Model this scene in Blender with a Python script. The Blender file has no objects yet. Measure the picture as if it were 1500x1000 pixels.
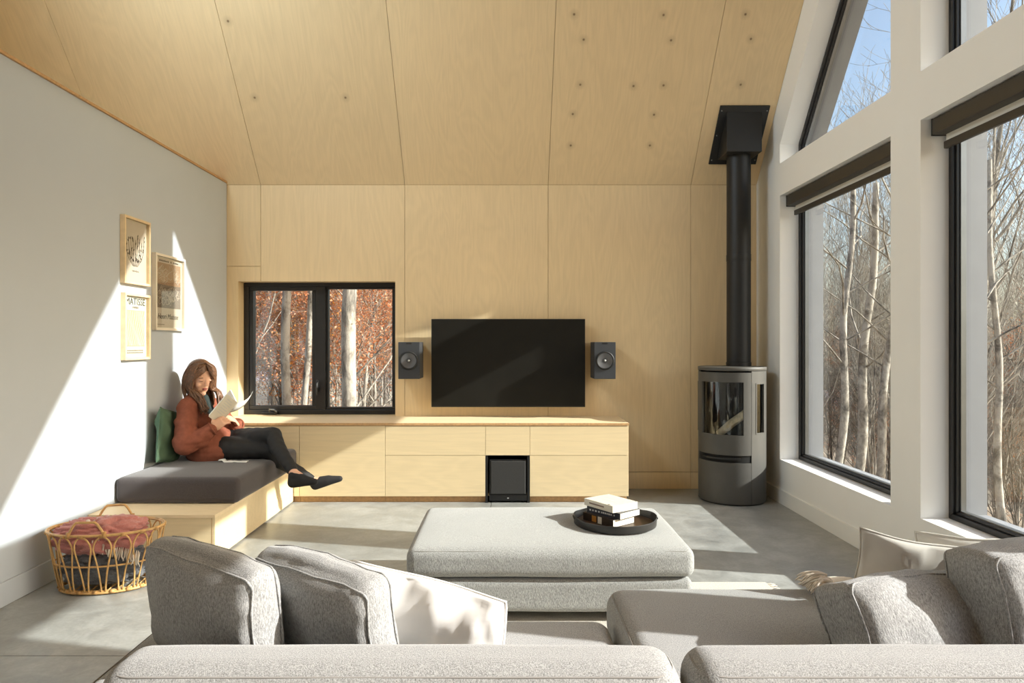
import bpy, bmesh, math, random
from math import sin, cos, pi, radians as R, sqrt
from mathutils import Vector as V, Matrix, noise as mnoise
random.seed(7)
scn = bpy.context.scene
col = scn.collection

# ------------------------------------------------------------------ camera, sky, sun, lights, exposure
cam_d = bpy.data.cameras.new('camera'); cam_d.lens = 24; cam_d.sensor_width = 36
cam_d.shift_x = 10/1500; cam_d.shift_y = 3/1500; cam_d.clip_end = 2000; cam_d.clip_start = 0.05
cam = bpy.data.objects.new('camera', cam_d); col.objects.link(cam)
cam.location = (0, 0, 1.238); cam.rotation_euler = (pi/2, 0, 0); scn.camera = cam

SUN_DIR = V((1, -0.22, 0.52)).normalized()          # towards the sun
world = bpy.data.worlds.new('world'); scn.world = world; world.use_nodes = True
wn = world.node_tree; bg = wn.nodes['Background']
sky = wn.nodes.new('ShaderNodeTexSky'); sky.sky_type = 'NISHITA'; sky.sun_disc = False
sky.sun_elevation = math.asin(SUN_DIR.z); sky.sun_rotation = math.atan2(SUN_DIR.x, SUN_DIR.y)
sky.air_density = 1.0; sky.dust_density = 2.6; sky.ozone_density = 1.0
wn.links.new(sky.outputs[0], bg.inputs[0]); bg.inputs[1].default_value = 0.205
sd = bpy.data.lights.new('sun', 'SUN'); sd.energy = 6.4; sd.angle = R(0.6); sd.color = (1.0, 0.98, 0.94)
so = bpy.data.objects.new('sun', sd); col.objects.link(so)
so.rotation_euler = SUN_DIR.to_track_quat('Z', 'Y').to_euler(); so.location = (12, -2, 8)
def area(name, loc, direction, sx, sy, power, color):
    d = bpy.data.lights.new(name, 'AREA'); d.shape = 'RECTANGLE'; d.size = sx; d.size_y = sy
    d.energy = power; d.color = color
    o = bpy.data.objects.new(name, d); col.objects.link(o); o.location = loc
    o.rotation_euler = V(direction).to_track_quat('-Z', 'Y').to_euler()
area('added_fill_light', (-2.15, 2.6, 4.1), (0.80, 0.60, -0.02), 2.2, 1.2, 92, (0.76, 0.94, 1.08))  # added unseen fill that brightens the ceiling and right wall
vs = scn.view_settings; scn.display_settings.display_device = 'sRGB'
vs.view_transform = 'Standard'; vs.look = 'None'; vs.gamma = 1; vs.use_curve_mapping = False
vs.exposure = 0.60
try:
    cy = scn.cycles
    cy.use_denoising = True; cy.max_bounces = 12; cy.diffuse_bounces = 6; cy.glossy_bounces = 4
    cy.transparent_max_bounces = 24; cy.caustics_reflective = False; cy.caustics_refractive = False
    cy.sample_clamp_indirect = 6
except Exception:
    pass

# ------------------------------------------------------------------ materials
def s2l(c):
    return tuple((v/255/12.92 if v/255 <= .04045 else ((v/255+.055)/1.055)**2.4) for v in c)
class NT:
    def __init__(s, name):
        s.m = bpy.data.materials.new(name); s.m.use_nodes = True
        s.t = s.m.node_tree; s.b = s.t.nodes['Principled BSDF']; s.out = s.t.nodes['Material Output']
    def n(s, typ, **kw):
        o = s.t.nodes.new(typ)
        for k, v in kw.items(): setattr(o, k, v)
        return o
    def l(s, a, b): s.t.links.new(a, b)
    def coord(s, scale=(1, 1, 1), kind='Object', rot=(0, 0, 0)):
        tc = s.n('ShaderNodeTexCoord'); mp = s.n('ShaderNodeMapping')
        mp.inputs['Scale'].default_value = scale; mp.inputs['Rotation'].default_value = rot
        s.l(tc.outputs[kind], mp.inputs[0]); return mp.outputs[0]
    def noise(s, vec, scale, detail=4, rough=.55, dist=0):
        o = s.n('ShaderNodeTexNoise'); o.inputs['Scale'].default_value = scale
        o.inputs['Detail'].default_value = detail; o.inputs['Roughness'].default_value = rough
        o.inputs['Distortion'].default_value = dist
        s.l(vec, o.inputs['Vector']); return o.outputs['Fac']
    def math(s, op, a, b=None):
        o = s.n('ShaderNodeMath', operation=op)
        for i, v in enumerate((a, b)):
            if v is None: continue
            if isinstance(v, (int, float)): o.inputs[i].default_value = v
            else: s.l(v, o.inputs[i])
        return o.outputs[0]
    def ramp(s, fac, stops):
        o = s.n('ShaderNodeValToRGB'); e = o.color_ramp.elements
        while len(e) < len(stops): e.new(.5)
        for i, (p, c) in enumerate(stops):
            e[i].position = p; e[i].color = (*c, 1)
        s.l(fac, o.inputs[0]); return o.outputs[0]
    def mix(s, fac, a, b, mode='MIX'):
        o = s.n('ShaderNodeMix', data_type='RGBA', blend_type=mode)
        for i, v in ((0, fac), (6, a), (7, b)):
            if isinstance(v, (int, float)): o.inputs[i].default_value = v
            elif isinstance(v, tuple): o.inputs[i].default_value = (*v, 1)
            else: s.l(v, o.inputs[i])
        return o.outputs[2]
    def bump(s, h, strength=.2, dist=.01):
        o = s.n('ShaderNodeBump'); o.inputs['Strength'].default_value = strength
        o.inputs['Distance'].default_value = dist; s.l(h, o.inputs['Height'])
        s.l(o.outputs[0], s.b.inputs['Normal'])
    def col(s, c):
        if isinstance(c, tuple): s.b.inputs['Base Color'].default_value = (*c, 1)
        else: s.l(c, s.b.inputs['Base Color'])
    def rough(s, v): s.b.inputs['Roughness'].default_value = v

def plain(name, rgb, rough=.6, metal=0, var=.06, scale=8, bump=0, bscale=200, spec=.5):
    m = NT(name); c = s2l(rgb); v = m.coord()
    f = m.noise(v, scale, 3)
    m.col(m.ramp(f, [(.3, tuple(x*(1-var) for x in c)), (.7, tuple(min(1, x*(1+var)) for x in c))]))
    m.rough(rough); m.b.inputs['Metallic'].default_value = metal
    m.b.inputs['Specular IOR Level'].default_value = spec
    if bump: m.bump(m.noise(v, bscale, 2), bump, .002)
    return m.m

def plywood(name, grain='Z', tint=1.0, knots=(), base=(225, 200, 158)):
    m = NT(name); c = s2l(base); c = tuple(x*tint for x in c)
    sc = {'Z': (1, 1, .16), 'X': (.16, 1, 1), 'S': (1, .2, .2)}[grain]
    v = m.coord(sc); w = m.coord()
    n1 = m.noise(v, 3.2, 3, .5, .6)
    rings = m.math('SINE', m.math('MULTIPLY', n1, 95))
    rings = m.math('MULTIPLY_ADD', rings, .5); rings.node.inputs[2].default_value = .5
    fine = m.noise(m.coord(tuple(1 if x == 1 else .05 for x in sc)), 90, 3, .6)
    big = m.noise(w, 1.3, 2)
    f = m.math('ADD', m.math('MULTIPLY', rings, .13), m.math('ADD', m.math('MULTIPLY', fine, .5), m.math('MULTIPLY', big, .35)))
    oi = m.n('ShaderNodeObjectInfo')
    f = m.math('ADD', f, m.math('MULTIPLY', oi.outputs['Random'], .16))
    base_c = m.ramp(f, [(.2, tuple(x*.88 for x in c)), (.8, tuple(min(1, x*1.07) for x in c))])
    if knots:
        tc = m.n('ShaderNodeTexCoord'); acc = None
        for k in knots:
            d = m.n('ShaderNodeVectorMath', operation='DISTANCE'); m.l(tc.outputs['Object'], d.inputs[0]); d.inputs[1].default_value = k
            acc = d.outputs['Value'] if acc is None else m.math('MINIMUM', acc, d.outputs['Value'])
        kf = m.ramp(acc, [(0, (.9, .9, .9)), (.006, (.75, .75, .75)), (.011, (.2, .2, .2)), (.045, (0, 0, 0))])
        base_c = m.mix(kf, base_c, s2l((92, 58, 30)))
    m.col(base_c); m.rough(.5); m.b.inputs['Specular IOR Level'].default_value = .3
    m.bump(fine, .05, .001)
    return m.m

def heather(name, light, dark, scale=260, stretch=(1, 1, .35), contrast=(.36, .62), bump=.5):
    m = NT(name); v = m.coord(stretch); w = m.coord()
    f = m.noise(v, scale, 2, .7); g = m.noise(w, scale*1.6, 2, .6)
    h = m.math('ADD', m.math('MULTIPLY', f, .7), m.math('MULTIPLY', g, .3))
    big = m.noise(w, 5, 3)
    c = m.ramp(h, [(contrast[0], s2l(dark)), (contrast[1], s2l(light))])
    c = m.mix(m.math('MULTIPLY', big, .22), c, s2l(dark))
    m.col(c); m.rough(.95); m.b.inputs['Specular IOR Level'].default_value = .1
    m.b.inputs['Sheen Weight'].default_value = .25; m.b.inputs['Sheen Roughness'].default_value = .5
    m.bump(h, bump, .004)
    return m.m

M = {}
M['white'] = plain('white_paint', (238, 237, 234), .7, var=.012, scale=3, bump=.03, bscale=120)
M['white_shaded'] = plain('shade_toned_white_paint', (190, 197, 205), .7, var=.012, scale=3, bump=.03, bscale=120)  # white paint with the left wall's cool shade mixed into its colour
M['trimw'] = plain('white_trim_paint', (236, 235, 231), .45, var=.012)
M['ply_wall'] = plywood('birch_plywood_wall', 'Z')
M['ply_cab'] = plywood('birch_plywood_cabinet', 'X', .92, base=(229, 208, 168))
M['ply_top'] = plywood('birch_plywood_top', 'X', 1.02, base=(226, 204, 168))
M['ply_edge'] = plain('plywood_edge', (190, 150, 104), .6, var=.15, scale=60)
M['gap'] = plain('dark_joint', (40, 30, 20), .9)
M['frame_black'] = plain('black_window_frame', (30, 28, 27), .38, var=.1)
M['matte_black'] = plain('matte_black_steel', (24, 23, 22), .5, var=.12, bump=.05, bscale=300)
M['stove'] = plain('dark_grey_satin_steel', (79, 77, 73), .55, metal=.0, var=.06, bump=.05, bscale=600)
M['dark_in'] = plain('soot_black', (14, 13, 12), .9)
M['tv_screen'] = plain('tv_screen_glass', (34, 33, 30), .16, var=.05, spec=.12)
M['tv_body'] = plain('tv_black_plastic', (16, 16, 17), .4)
M['speaker'] = plain('charcoal_satin_speaker', (52, 54, 58), .5, var=.04)
M['rubber'] = plain('black_rubber', (18, 18, 19), .55)
M['cone'] = plain('dark_speaker_cone', (104, 104, 106), .35, metal=.5)
M['grille'] = plain('black_speaker_grille', (46, 45, 44), .85, var=.25, scale=300)
M['logo'] = plain('silver_logo', (205, 205, 205), .3, metal=.5)
M['steel'] = plain('brushed_steel', (140, 140, 138), .35, metal=.9)
M['sofa'] = heather('light_grey_heather_fabric', (176, 177, 176), (88, 88, 87), 330, (1, 1, .3), (.28, .62), .45)
M['sofa_seam'] = plain('grey_seam_thread', (140, 138, 134), .95)
M['ottoman'] = heather('light_grey_heather_ottoman', (182, 183, 181), (98, 98, 97), 330, (1, 1, .3), (.28, .62), .45)
M['char'] = heather('charcoal_woven_fabric', (92, 85, 84), (54, 50, 51), 420, (1, .3, 1), (.3, .7), .25)
M['cotton'] = plain('white_cotton', (232, 231, 228), .9, var=.02, bump=.1, bscale=500)
M['beige'] = plain('beige_linen', (198, 195, 188), .9, var=.05, bump=.15, bscale=500)
M['green'] = plain('green_velvet', (72, 96, 74), .85, var=.15, scale=6)
M['rattan'] = plain('honey_rattan', (208, 166, 106), .5, var=.2, scale=30)
M['rattan_wrap'] = plain('rattan_binding', (190, 145, 88), .55, var=.2, scale=60)
M['pink'] = heather('dusty_pink_weave', (216, 154, 146), (176, 108, 102), 300, (1, 1, 1), (.3, .7), .4)
M['greywool'] = heather('slate_grey_wool', (124, 126, 130), (78, 80, 84), 200, (1, 1, 1), (.3, .7), .5)
M['tassel'] = plain('cream_tassel', (226, 216, 202), .95)
M['paper'] = plain('book_paper', (236, 229, 212), .85, var=.04)
M['paperw'] = plain('white_paper', (236, 234, 228), .8, var=.02)
M['cover_cream'] = plain('cream_book_cover', (224, 217, 200), .5, var=.05, scale=20)
M['cover_navy'] = plain('dark_book_cover', (34, 36, 46), .4, var=.2)
M['cover_brown'] = plain('brown_book_cover', (52, 40, 30), .4, var=.5, scale=25)
M['ink'] = plain('dark_ink', (66, 56, 52), .8)
M['ink_lt'] = plain('pale_print', (200, 200, 200), .6)
M['tray'] = plain('dark_metal_tray', (44, 42, 40), .4, var=.1)
M['tray_in'] = plain('dark_brown_tray_floor', (66, 48, 34), .35, var=.2, scale=20)
M['frame_wood'] = plain('pale_oak_frame', (226, 200, 160), .5, var=.08, scale=20)
M['frame_white'] = plain('whitewashed_frame', (232, 222, 206), .5, var=.04)
M['skin'] = plain('skin', (222, 172, 142), .5, var=.04, scale=20)
M['lip'] = plain('lips', (176, 100, 92), .4)
M['hair'] = plain('brown_hair', (104, 72, 50), .38, var=.5, scale=90)
M['rust'] = plain('rust_wool', (134, 80, 63), .95, var=.12, scale=30, bump=.4, bscale=350, spec=.1)
M['legging'] = plain('black_legging', (26, 25, 26), .75, var=.1)
M['sock'] = plain('black_sock', (34, 33, 35), .9, var=.1)
M['shirt'] = plain('dark_green_shirt', (36, 46, 44), .85)
M['rugm'] = heather('pale_wool_rug', (220, 214, 202), (170, 164, 152), 160, (1, 1, 1), (.3, .7), .6)
M['blind'] = plain('white_blind_fabric', (222, 218, 208), .8, var=.02)
M['ext_grey'] = plain('grey_exterior_jamb', (150, 151, 154), .6, var=.04)
M['ext_wall'] = plain('dark_exterior_siding', (80, 80, 82), .7)
M['bronze'] = plain('dark_bronze_aluminium', (58, 52, 44), .45, var=.04)
M['birch_log'] = plain('birch_log', (196, 178, 152), .8, var=.5, scale=14)

def concrete():
    m = NT('polished_concrete'); v = m.coord()
    a = m.noise(v, 1.1, 6, .62, .4); b = m.noise(v, 7, 6, .65, 1.0); c = m.noise(v, 60, 3, .6)
    f = m.math('ADD', m.math('MULTIPLY', a, .5), m.math('ADD', m.math('MULTIPLY', b, .38), m.math('MULTIPLY', c, .12)))
    m.col(m.ramp(f, [(.3, s2l((108, 109, 106))), (.5, s2l((152, 153, 150))), (.7, s2l((192, 193, 190)))]))
    r = m.ramp(b, [(.3, (.3, .3, .3)), (.7, (.46, .46, .46))]); m.l(r, m.b.inputs['Roughness'])
    m.b.inputs['Specular IOR Level'].default_value = .45
    m.bump(b, .04, .003); return m.m
M['concrete'] = concrete()
def glass():
    m = NT('window_glass'); t = m.t
    tr = m.n('ShaderNodeBsdfTransparent'); tr.inputs[0].default_value = (.95, .97, .96, 1)
    gl = m.n('ShaderNodeBsdfGlossy'); gl.inputs['Roughness'].default_value = .005
    lw_ = m.n('ShaderNodeLayerWeight'); lw_.inputs[0].default_value = .5
    f5 = m.math('POWER', lw_.outputs['Facing'], 5.0)
    mx = m.n('ShaderNodeMixShader'); m.l(m.math('MULTIPLY_ADD', f5, .95), mx.inputs[0])
    mx.inputs[0].links[0].from_node.inputs[2].default_value = .04
    m.l(tr.outputs[0], mx.inputs[1]); m.l(gl.outputs[0], mx.inputs[2]); m.l(mx.outputs[0], m.out.inputs[0])
    return m.m
M['glass'] = glass()
def bark(name, c1, c2):
    m = NT(name); v = m.coord((1, 1, .4)); f = m.noise(v, 5, 5, .7, .5)
    m.col(m.ramp(f, [(.38, s2l(c1)), (.56, s2l(c2))])); m.rough(.9); m.bump(m.noise(v, 24, 3), .5, .02); return m.m
M['bark'] = bark('grey_bark', (98, 92, 84), (182, 174, 160))
M['bark_pale'] = bark('pale_beech_bark', (104, 98, 90), (190, 182, 168))
M['bark_dark'] = bark('dark_bark', (70, 62, 54), (128, 116, 102))
def leafm(name, cols):
    m = NT(name); g = m.n('ShaderNodeNewGeometry')
    c = m.ramp(g.outputs['Random Per Island'], [(i/(len(cols)-1), s2l(x)) for i, x in enumerate(cols)])
    m.col(c); m.rough(.6)
    tl = m.n('ShaderNodeBsdfTranslucent'); m.l(c, tl.inputs[0])
    mx = m.n('ShaderNodeMixShader'); mx.inputs[0].default_value = .4
    m.l(m.b.outputs[0], mx.inputs[1]); m.l(tl.outputs[0], mx.inputs[2]); m.l(mx.outputs[0], m.out.inputs[0])
    return m.m
M['leaf'] = leafm('copper_beech_leaf', [(172, 98, 60), (228, 150, 92), (206, 118, 72), (240, 206, 166), (196, 126, 92), (222, 168, 120)])
M['leaf2'] = leafm('amber_leaf', [(206, 134, 44), (226, 160, 72), (188, 98, 46)])
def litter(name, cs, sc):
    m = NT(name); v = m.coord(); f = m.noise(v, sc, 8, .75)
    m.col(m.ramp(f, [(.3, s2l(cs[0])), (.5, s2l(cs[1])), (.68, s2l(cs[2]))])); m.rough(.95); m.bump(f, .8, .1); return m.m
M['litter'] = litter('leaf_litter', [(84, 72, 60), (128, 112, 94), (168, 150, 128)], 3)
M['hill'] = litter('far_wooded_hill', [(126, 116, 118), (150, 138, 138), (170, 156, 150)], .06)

# ------------------------------------------------------------------ geometry helpers
class G:
    """collects verts and faces of ONE mesh"""
    def __init__(s): s.v = []; s.f = []
    def add(s, vs, fs):
        o = len(s.v); s.v += [tuple(p) for p in vs]; s.f += [tuple(i+o for i in f) for f in fs]; return s
    def box(s, x0, x1, y0, y1, z0, z1):
        return s.add([(x0,y0,z0),(x1,y0,z0),(x1,y1,z0),(x0,y1,z0),(x0,y0,z1),(x1,y0,z1),(x1,y1,z1),(x0,y1,z1)],
              [(0,3,2,1),(4,5,6,7),(0,1,5,4),(1,2,6,5),(2,3,7,6),(3,0,4,7)])
    def prism(s, poly, a, b, axis='x'):
        n = len(poly)
        def P(p, t):
            return {'x': (t, p[0], p[1]), 'y': (p[0], t, p[1]), 'z': (p[0], p[1], t)}[axis]
        vs = [P(p, a) for p in poly] + [P(p, b) for p in poly]
        fs = [tuple(range(n)), tuple(range(2*n-1, n-1, -1))] + [(i, n+i, n+(i+1) % n, (i+1) % n) for i in range(n)]
        return s.add(vs, fs)
    def tube(s, pts, rad, sides=8, closed=False, side=None, caps=True, flat=None):
        """rad: number, list, or list of (ra, rb); side: reference direction for ra"""
        pts = [V(p) for p in pts]; n = len(pts)
        if not isinstance(rad, (list, tuple)): rad = [rad]*n
        rings = []; ref = V(side) if side else None; prev = None
        for i, p in enumerate(pts):
            if closed: t = pts[(i+1) % n] - pts[i-1]
            else: t = pts[min(i+1, n-1)] - pts[max(i-1, 0)]
            t = t.normalized() if t.length > 1e-9 else V((0, 0, 1))
            if ref is not None: a = ref - t*ref.dot(t)
            elif prev is not None: a = prev - t*prev.dot(t)
            else:
                k = V((0, 0, 1)) if abs(t.z) < .9 else V((1, 0, 0)); a = k - t*k.dot(t)
            a = a.normalized() if a.length > 1e-6 else t.orthogonal().normalized()
            prev = a; b = t.cross(a)
            r = rad[i]; ra, rb = r if isinstance(r, (tuple, list)) else (r, r)
            rings.append((p, a, b, ra, rb, t))
        full = []
        def ring(p, a, b, ra, rb): return [p + a*(ra*cos(2*pi*k/sides)) + b*(rb*sin(2*pi*k/sides)) for k in range(sides)]
        if caps == 'round' and not closed:
            p, a, b, ra, rb, t = rings[0]; m = min(ra, rb)
            for q in (.95, .75, .4): full.append(ring(p - t*m*q, a, b, ra*sqrt(1-q*q), rb*sqrt(1-q*q)))
        for p, a, b, ra, rb, t in rings: full.append(ring(p, a, b, ra, rb))
        if caps == 'round' and not closed:
            p, a, b, ra, rb, t = rings[-1]; m = min(ra, rb)
            for q in (.4, .75, .95): full.append(ring(p + t*m*q, a, b, ra*sqrt(1-q*q), rb*sqrt(1-q*q)))
        vs = [q for r_ in full for q in r_]; k = len(full); fs = []
        for i in range(k if closed else k-1):
            j = (i+1) % k
            for q in range(sides):
                fs.append((i*sides+q, i*sides+(q+1) % sides, j*sides+(q+1) % sides, j*sides+q))
        if caps and not closed:
            fs.append(tuple(range(sides-1, -1, -1))); fs.append(tuple((k-1)*sides+q for q in range(sides)))
        return s.add(vs, fs)
    def ell(s, c, rx, ry, rz, ax=None, nu=16, nv=10):
        c = V(c); X, Y, Z = ax if ax else (V((1,0,0)), V((0,1,0)), V((0,0,1)))
        vs = []; fs = []
        for j in range(nv+1):
            th = pi*j/nv
            for i in range(nu):
                ph = 2*pi*i/nu
                vs.append(c + X*(rx*sin(th)*cos(ph)) + Y*(ry*sin(th)*sin(ph)) + Z*(rz*cos(th)))
        for j in range(nv):
            for i in range(nu):
                fs.append((j*nu+i, (j+1)*nu+i, (j+1)*nu+(i+1) % nu, j*nu+(i+1) % nu))
        return s.add(vs, fs)
    def lathe(s, prof, sides=48, a0=0, a1=2*pi, c=(0, 0)):
        """prof: list of (r, z)"""
        full = abs(a1-a0-2*pi) < 1e-6; n = sides if full else sides+1; vs = []; fs = []
        for r, z in prof:
            for i in range(n):
                a = a0+(a1-a0)*i/sides; vs.append((c[0]+r*cos(a), c[1]+r*sin(a), z))
        for j in range(len(prof)-1):
            for i in range(sides):
                k = (i+1) % n
                fs.append((j*n+i, j*n+k, (j+1)*n+k, (j+1)*n+i))
        return s.add(vs, fs)
    def arc(s, r0, r1, a0, a1, z0, z1, seg=24):
        """curved block between two radii and two angles"""
        vs = []; fs = []
        for i in range(seg+1):
            a = a0+(a1-a0)*i/seg; c, d = cos(a), sin(a)
            vs += [(r0*c, r0*d, z0), (r1*c, r1*d, z0), (r1*c, r1*d, z1), (r0*c, r0*d, z1)]
        for i in range(seg):
            b = i*4; e = b+4
            fs += [(b, e, e+1, b+1), (b+1, e+1, e+2, b+2), (b+2, e+2, e+3, b+3), (b+3, e+3, e, b)]
        fs += [(0, 1, 2, 3), (seg*4+3, seg*4+2, seg*4+1, seg*4)]
        return s.add(vs, fs)
    def xf(s, fn): s.v = [tuple(fn(V(p))) for p in s.v]; return s
    def make(s, name, mat, parent=None, smooth=False, bevel=0, merge=False, seg=2):
        me = bpy.data.meshes.new(name); me.from_pydata(s.v, [], s.f)
        bm = bmesh.new(); bm.from_mesh(me)
        if merge: bmesh.ops.remove_doubles(bm, verts=bm.verts, dist=1e-5)
        bmesh.ops.recalc_face_normals(bm, faces=bm.faces)
        if bevel:
            es = [e for e in bm.edges if len(e.link_faces) == 2 and e.calc_face_angle(0) > .5]
            bmesh.ops.bevel(bm, geom=es, offset=bevel, segments=seg, profile=.5, affect='EDGES', clamp_overlap=True)
        bm.to_mesh(me); bm.free()
        me.materials.append(M[mat] if isinstance(mat, str) else mat)
        if smooth:
            me.polygons.foreach_set('use_smooth', [True]*len(me.polygons))
            if smooth == 'angle': me.set_sharp_from_angle(angle=R(40))
        o = bpy.data.objects.new(name, me); col.objects.link(o)
        if parent: o.parent = parent
        return o
def box(name, mat, parent, x0, x1, y0, y1, z0, z1, bevel=.002):
    return G().box(x0, x1, y0, y1, z0, z1).make(name, mat, parent, bevel=bevel)
def tag(o, label, cat, group=None, kind=None):
    o['label'] = label; o['category'] = cat
    if group: o['group'] = group
    if kind: o['kind'] = kind
    return o
def thing(name, label, cat, loc=(0, 0, 0), rot=(0, 0, 0), group=None):
    o = bpy.data.objects.new(name, None); o.empty_display_size = .1; col.objects.link(o)
    o.location = loc; o.rotation_euler = rot
    return tag(o, label, cat, group)
def struct(o, label=None):
    o['kind'] = 'structure'
    if label: o['label'] = label
    return o
def sroot(name, label=None):
    o = bpy.data.objects.new(name, None); o.empty_display_size = .1; col.objects.link(o); return struct(o, label)

def axis_list(h, r, inner):
    k = 5; a = [-h + r*(1-cos(pi/2*i/k))*1.0 for i in range(k)]
    m = [-(h-r) + 2*(h-r)*i/inner for i in range(inner+1)]
    return a + m + [-x for x in reversed(a)]
def soft(hx, hy, hz, r, crown=0, bulge=0, inner=10, wob=.0, seed=0, only_top=True):
    """upholstered rounded block, centred on the origin"""
    g = G(); L = [axis_list(h, r, inner) for h in (hx, hy, hz)]; H = (hx, hy, hz)
    for ax in range(3):
        u, w = [(1, 2), (2, 0), (0, 1)][ax]
        for sg in (-1, 1):
            U, W = L[u], L[w]; vs = []; fs = []
            for a in U:
                for b in W:
                    p = [0, 0, 0]; p[ax] = sg*H[ax]; p[u] = a; p[w] = b; vs.append(p)
            nw = len(W)
            for i in range(len(U)-1):
                for j in range(nw-1): fs.append((i*nw+j, (i+1)*nw+j, (i+1)*nw+j+1, i*nw+j+1))
            g.add(vs, fs)
    def fn(p):
        q = V([max(-(H[i]-r), min(H[i]-r, p[i])) for i in range(3)]); d = p-q
        if d.length > 1e-9: p = q + d.normalized()*r
        n = [p[i]/H[i] for i in range(3)]
        wx, wy, wz = [max(0, 1-n[i]**2) for i in range(3)]
        o = V(p)
        if n[2] > 0 or not only_top: o.z += crown*(wx*wy)**.7*(n[2])
        o.y += bulge*(wx*wz)**.7*n[1]; o.x += bulge*(wy*wz)**.7*n[0]
        if wob:
            o += wob*mnoise.noise_vector(V(p)*4+V((seed*3.1, seed, 0)))
        return o
    g.xf(fn); return g
def rloop(hx, hy, r, z, seg=6):
    pts = []
    for cx, cy, a0 in ((hx-r, hy-r, 0), (-(hx-r), hy-r, pi/2), (-(hx-r), -(hy-r), pi), (hx-r, -(hy-r), 1.5*pi)):
        for i in range(seg+1):
            a = a0+pi/2*i/seg; pts.append((cx+r*cos(a), cy+r*sin(a), z))
    out = []
    for i, p in enumerate(pts):
        out.append(p); q = pts[(i+1) % len(pts)]; d = (V(q)-V(p)).length
        k = int(d/.06)
        for j in range(1, k+1): out.append(tuple(V(p).lerp(V(q), j/(k+1))))
    return out
def softblock(name, mat, parent, x0, x1, y0, y1, z0, z1, r=.04, crown=.0, bulge=.0, seam=True, seammat='sofa_seam', inner=10, wob=.003, both=False):
    hx, hy, hz = (x1-x0)/2, (y1-y0)/2, (z1-z0)/2
    g = soft(hx, hy, hz, r, crown, bulge, inner, wob, seed=x0*7+y0)
    o = g.make(name, mat, parent, smooth=True, merge=True); o.location = ((x0+x1)/2, (y0+y1)/2, (z0+z1)/2)
    if seam:
        k = r*.29
        for zz in ((1, -1) if both else (1,)):
            G().tube(rloop(hx-k*.95, hy-k*.95, r*.95, zz*(hz-k*.95)), .0026, 5, closed=True).make('seam', seammat, o, smooth=True)
    return o
def axes_matrix(o, u, v, w):
    m = Matrix.Identity(4)
    for i, a in enumerate((u, v, w)):
        for j in range(3): m[j][i] = a[j]
    m.translation = V(o); return m
def pillow(w, h, t, seed=0, pinch=.06, n=26, wr=.012, ear=.0):
    g = G()
    for sg in (1, -1):
        vs = []; fs = []
        for i in range(n+1):
            for j in range(n+1):
                u = -cos(pi*i/n); v = -cos(pi*j/n)
                u = .6*u + .4*(2*i/n-1); v = .6*v + .4*(2*j/n-1)
                x = w/2*u*(1-pinch*(1-v*v)); y = h/2*v*(1-pinch*(1-u*u))
                k = max(0, (1-u*u)*(1-v*v))
                z = sg*t/2*k**.42
                nz = mnoise.noise(V((x*9+seed, y*9, sg*2.0)))*wr*2 + mnoise.noise(V((x*26, y*20+seed, sg)))*wr*.8
                z += nz*min(1, k*6)*sg
                z += .008*sin(seed+u*4)*(1-k)
                vs.append((x, y, z))
        for i in range(n):
            for j in range(n):
                f = (i*(n+1)+j, (i+1)*(n+1)+j, (i+1)*(n+1)+j+1, i*(n+1)+j+1)
                fs.append(f if sg > 0 else f[::-1])
        g.add(vs, fs)
    return g
def pillow_edge(w, h, pinch, r=.004, seed=0):
    pts = []
    n = 16
    for k in range(4):
        for i in range(n):
            a = -1+2*i/n
            u, v = [(a, -1), (1, a), (-a, 1), (-1, -a)][k]
            pts.append((w/2*u*(1-pinch*(1-v*v)), h/2*v*(1-pinch*(1-u*u)), .008*sin(seed+u*4)))
    return G().tube(pts, r, 6, closed=True)
def text(s, name, mat, parent, size, loc, u, v, depth=.0006, shear=0, align='CENTER'):
    c = bpy.data.curves.new(name, 'FONT'); c.body = s; c.size = size; c.align_x = align; c.align_y = 'CENTER'
    c.extrude = depth/2; c.shear = shear; c.resolution_u = 3
    o = bpy.data.objects.new(name, c); col.objects.link(o)
    u = V(u).normalized(); v = V(v).normalized(); o.matrix_world = axes_matrix(loc, u, v, u.cross(v))
    dg = bpy.context.evaluated_depsgraph_get(); dg.update()
    me = bpy.data.meshes.new_from_object(o.evaluated_get(dg)); mw = o.matrix_world.copy()
    bpy.data.objects.remove(o); me.transform(mw); me.materials.clear(); me.materials.append(M[mat])
    q = bpy.data.objects.new(name, me); col.objects.link(q)
    if parent: q.parent = parent
    return q

# ------------------------------------------------------------------ the setting
XL, XR, YB = -2.372, 2.142, 5.814
EAVE, PITCH, RIDGE_Y, YF = 2.587, 1.2, 3.657, 1.5
def zc(y): return EAVE + PITCH*((YB-y) if y >= RIDGE_Y else (y-YF))
XO = 2.45
# floor: poured slabs with saw-cut joints
floor = struct(G().box(-5.0, XO, -4.2, 6.1, -.25, -.012).make('floor', 'gap'), 'grey polished concrete floor with saw-cut joints')
gx = [-5.0, -.11, 2.3]; gy = [-4.2, -.6, 2.709, 5.99]
for i in range(2):
    for j in range(3):
        box('slab', 'concrete', floor, gx[i]+.002, gx[i+1]-.002, gy[j]+.002, gy[j+1]-.002, -.012, 0, .0012)
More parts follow.
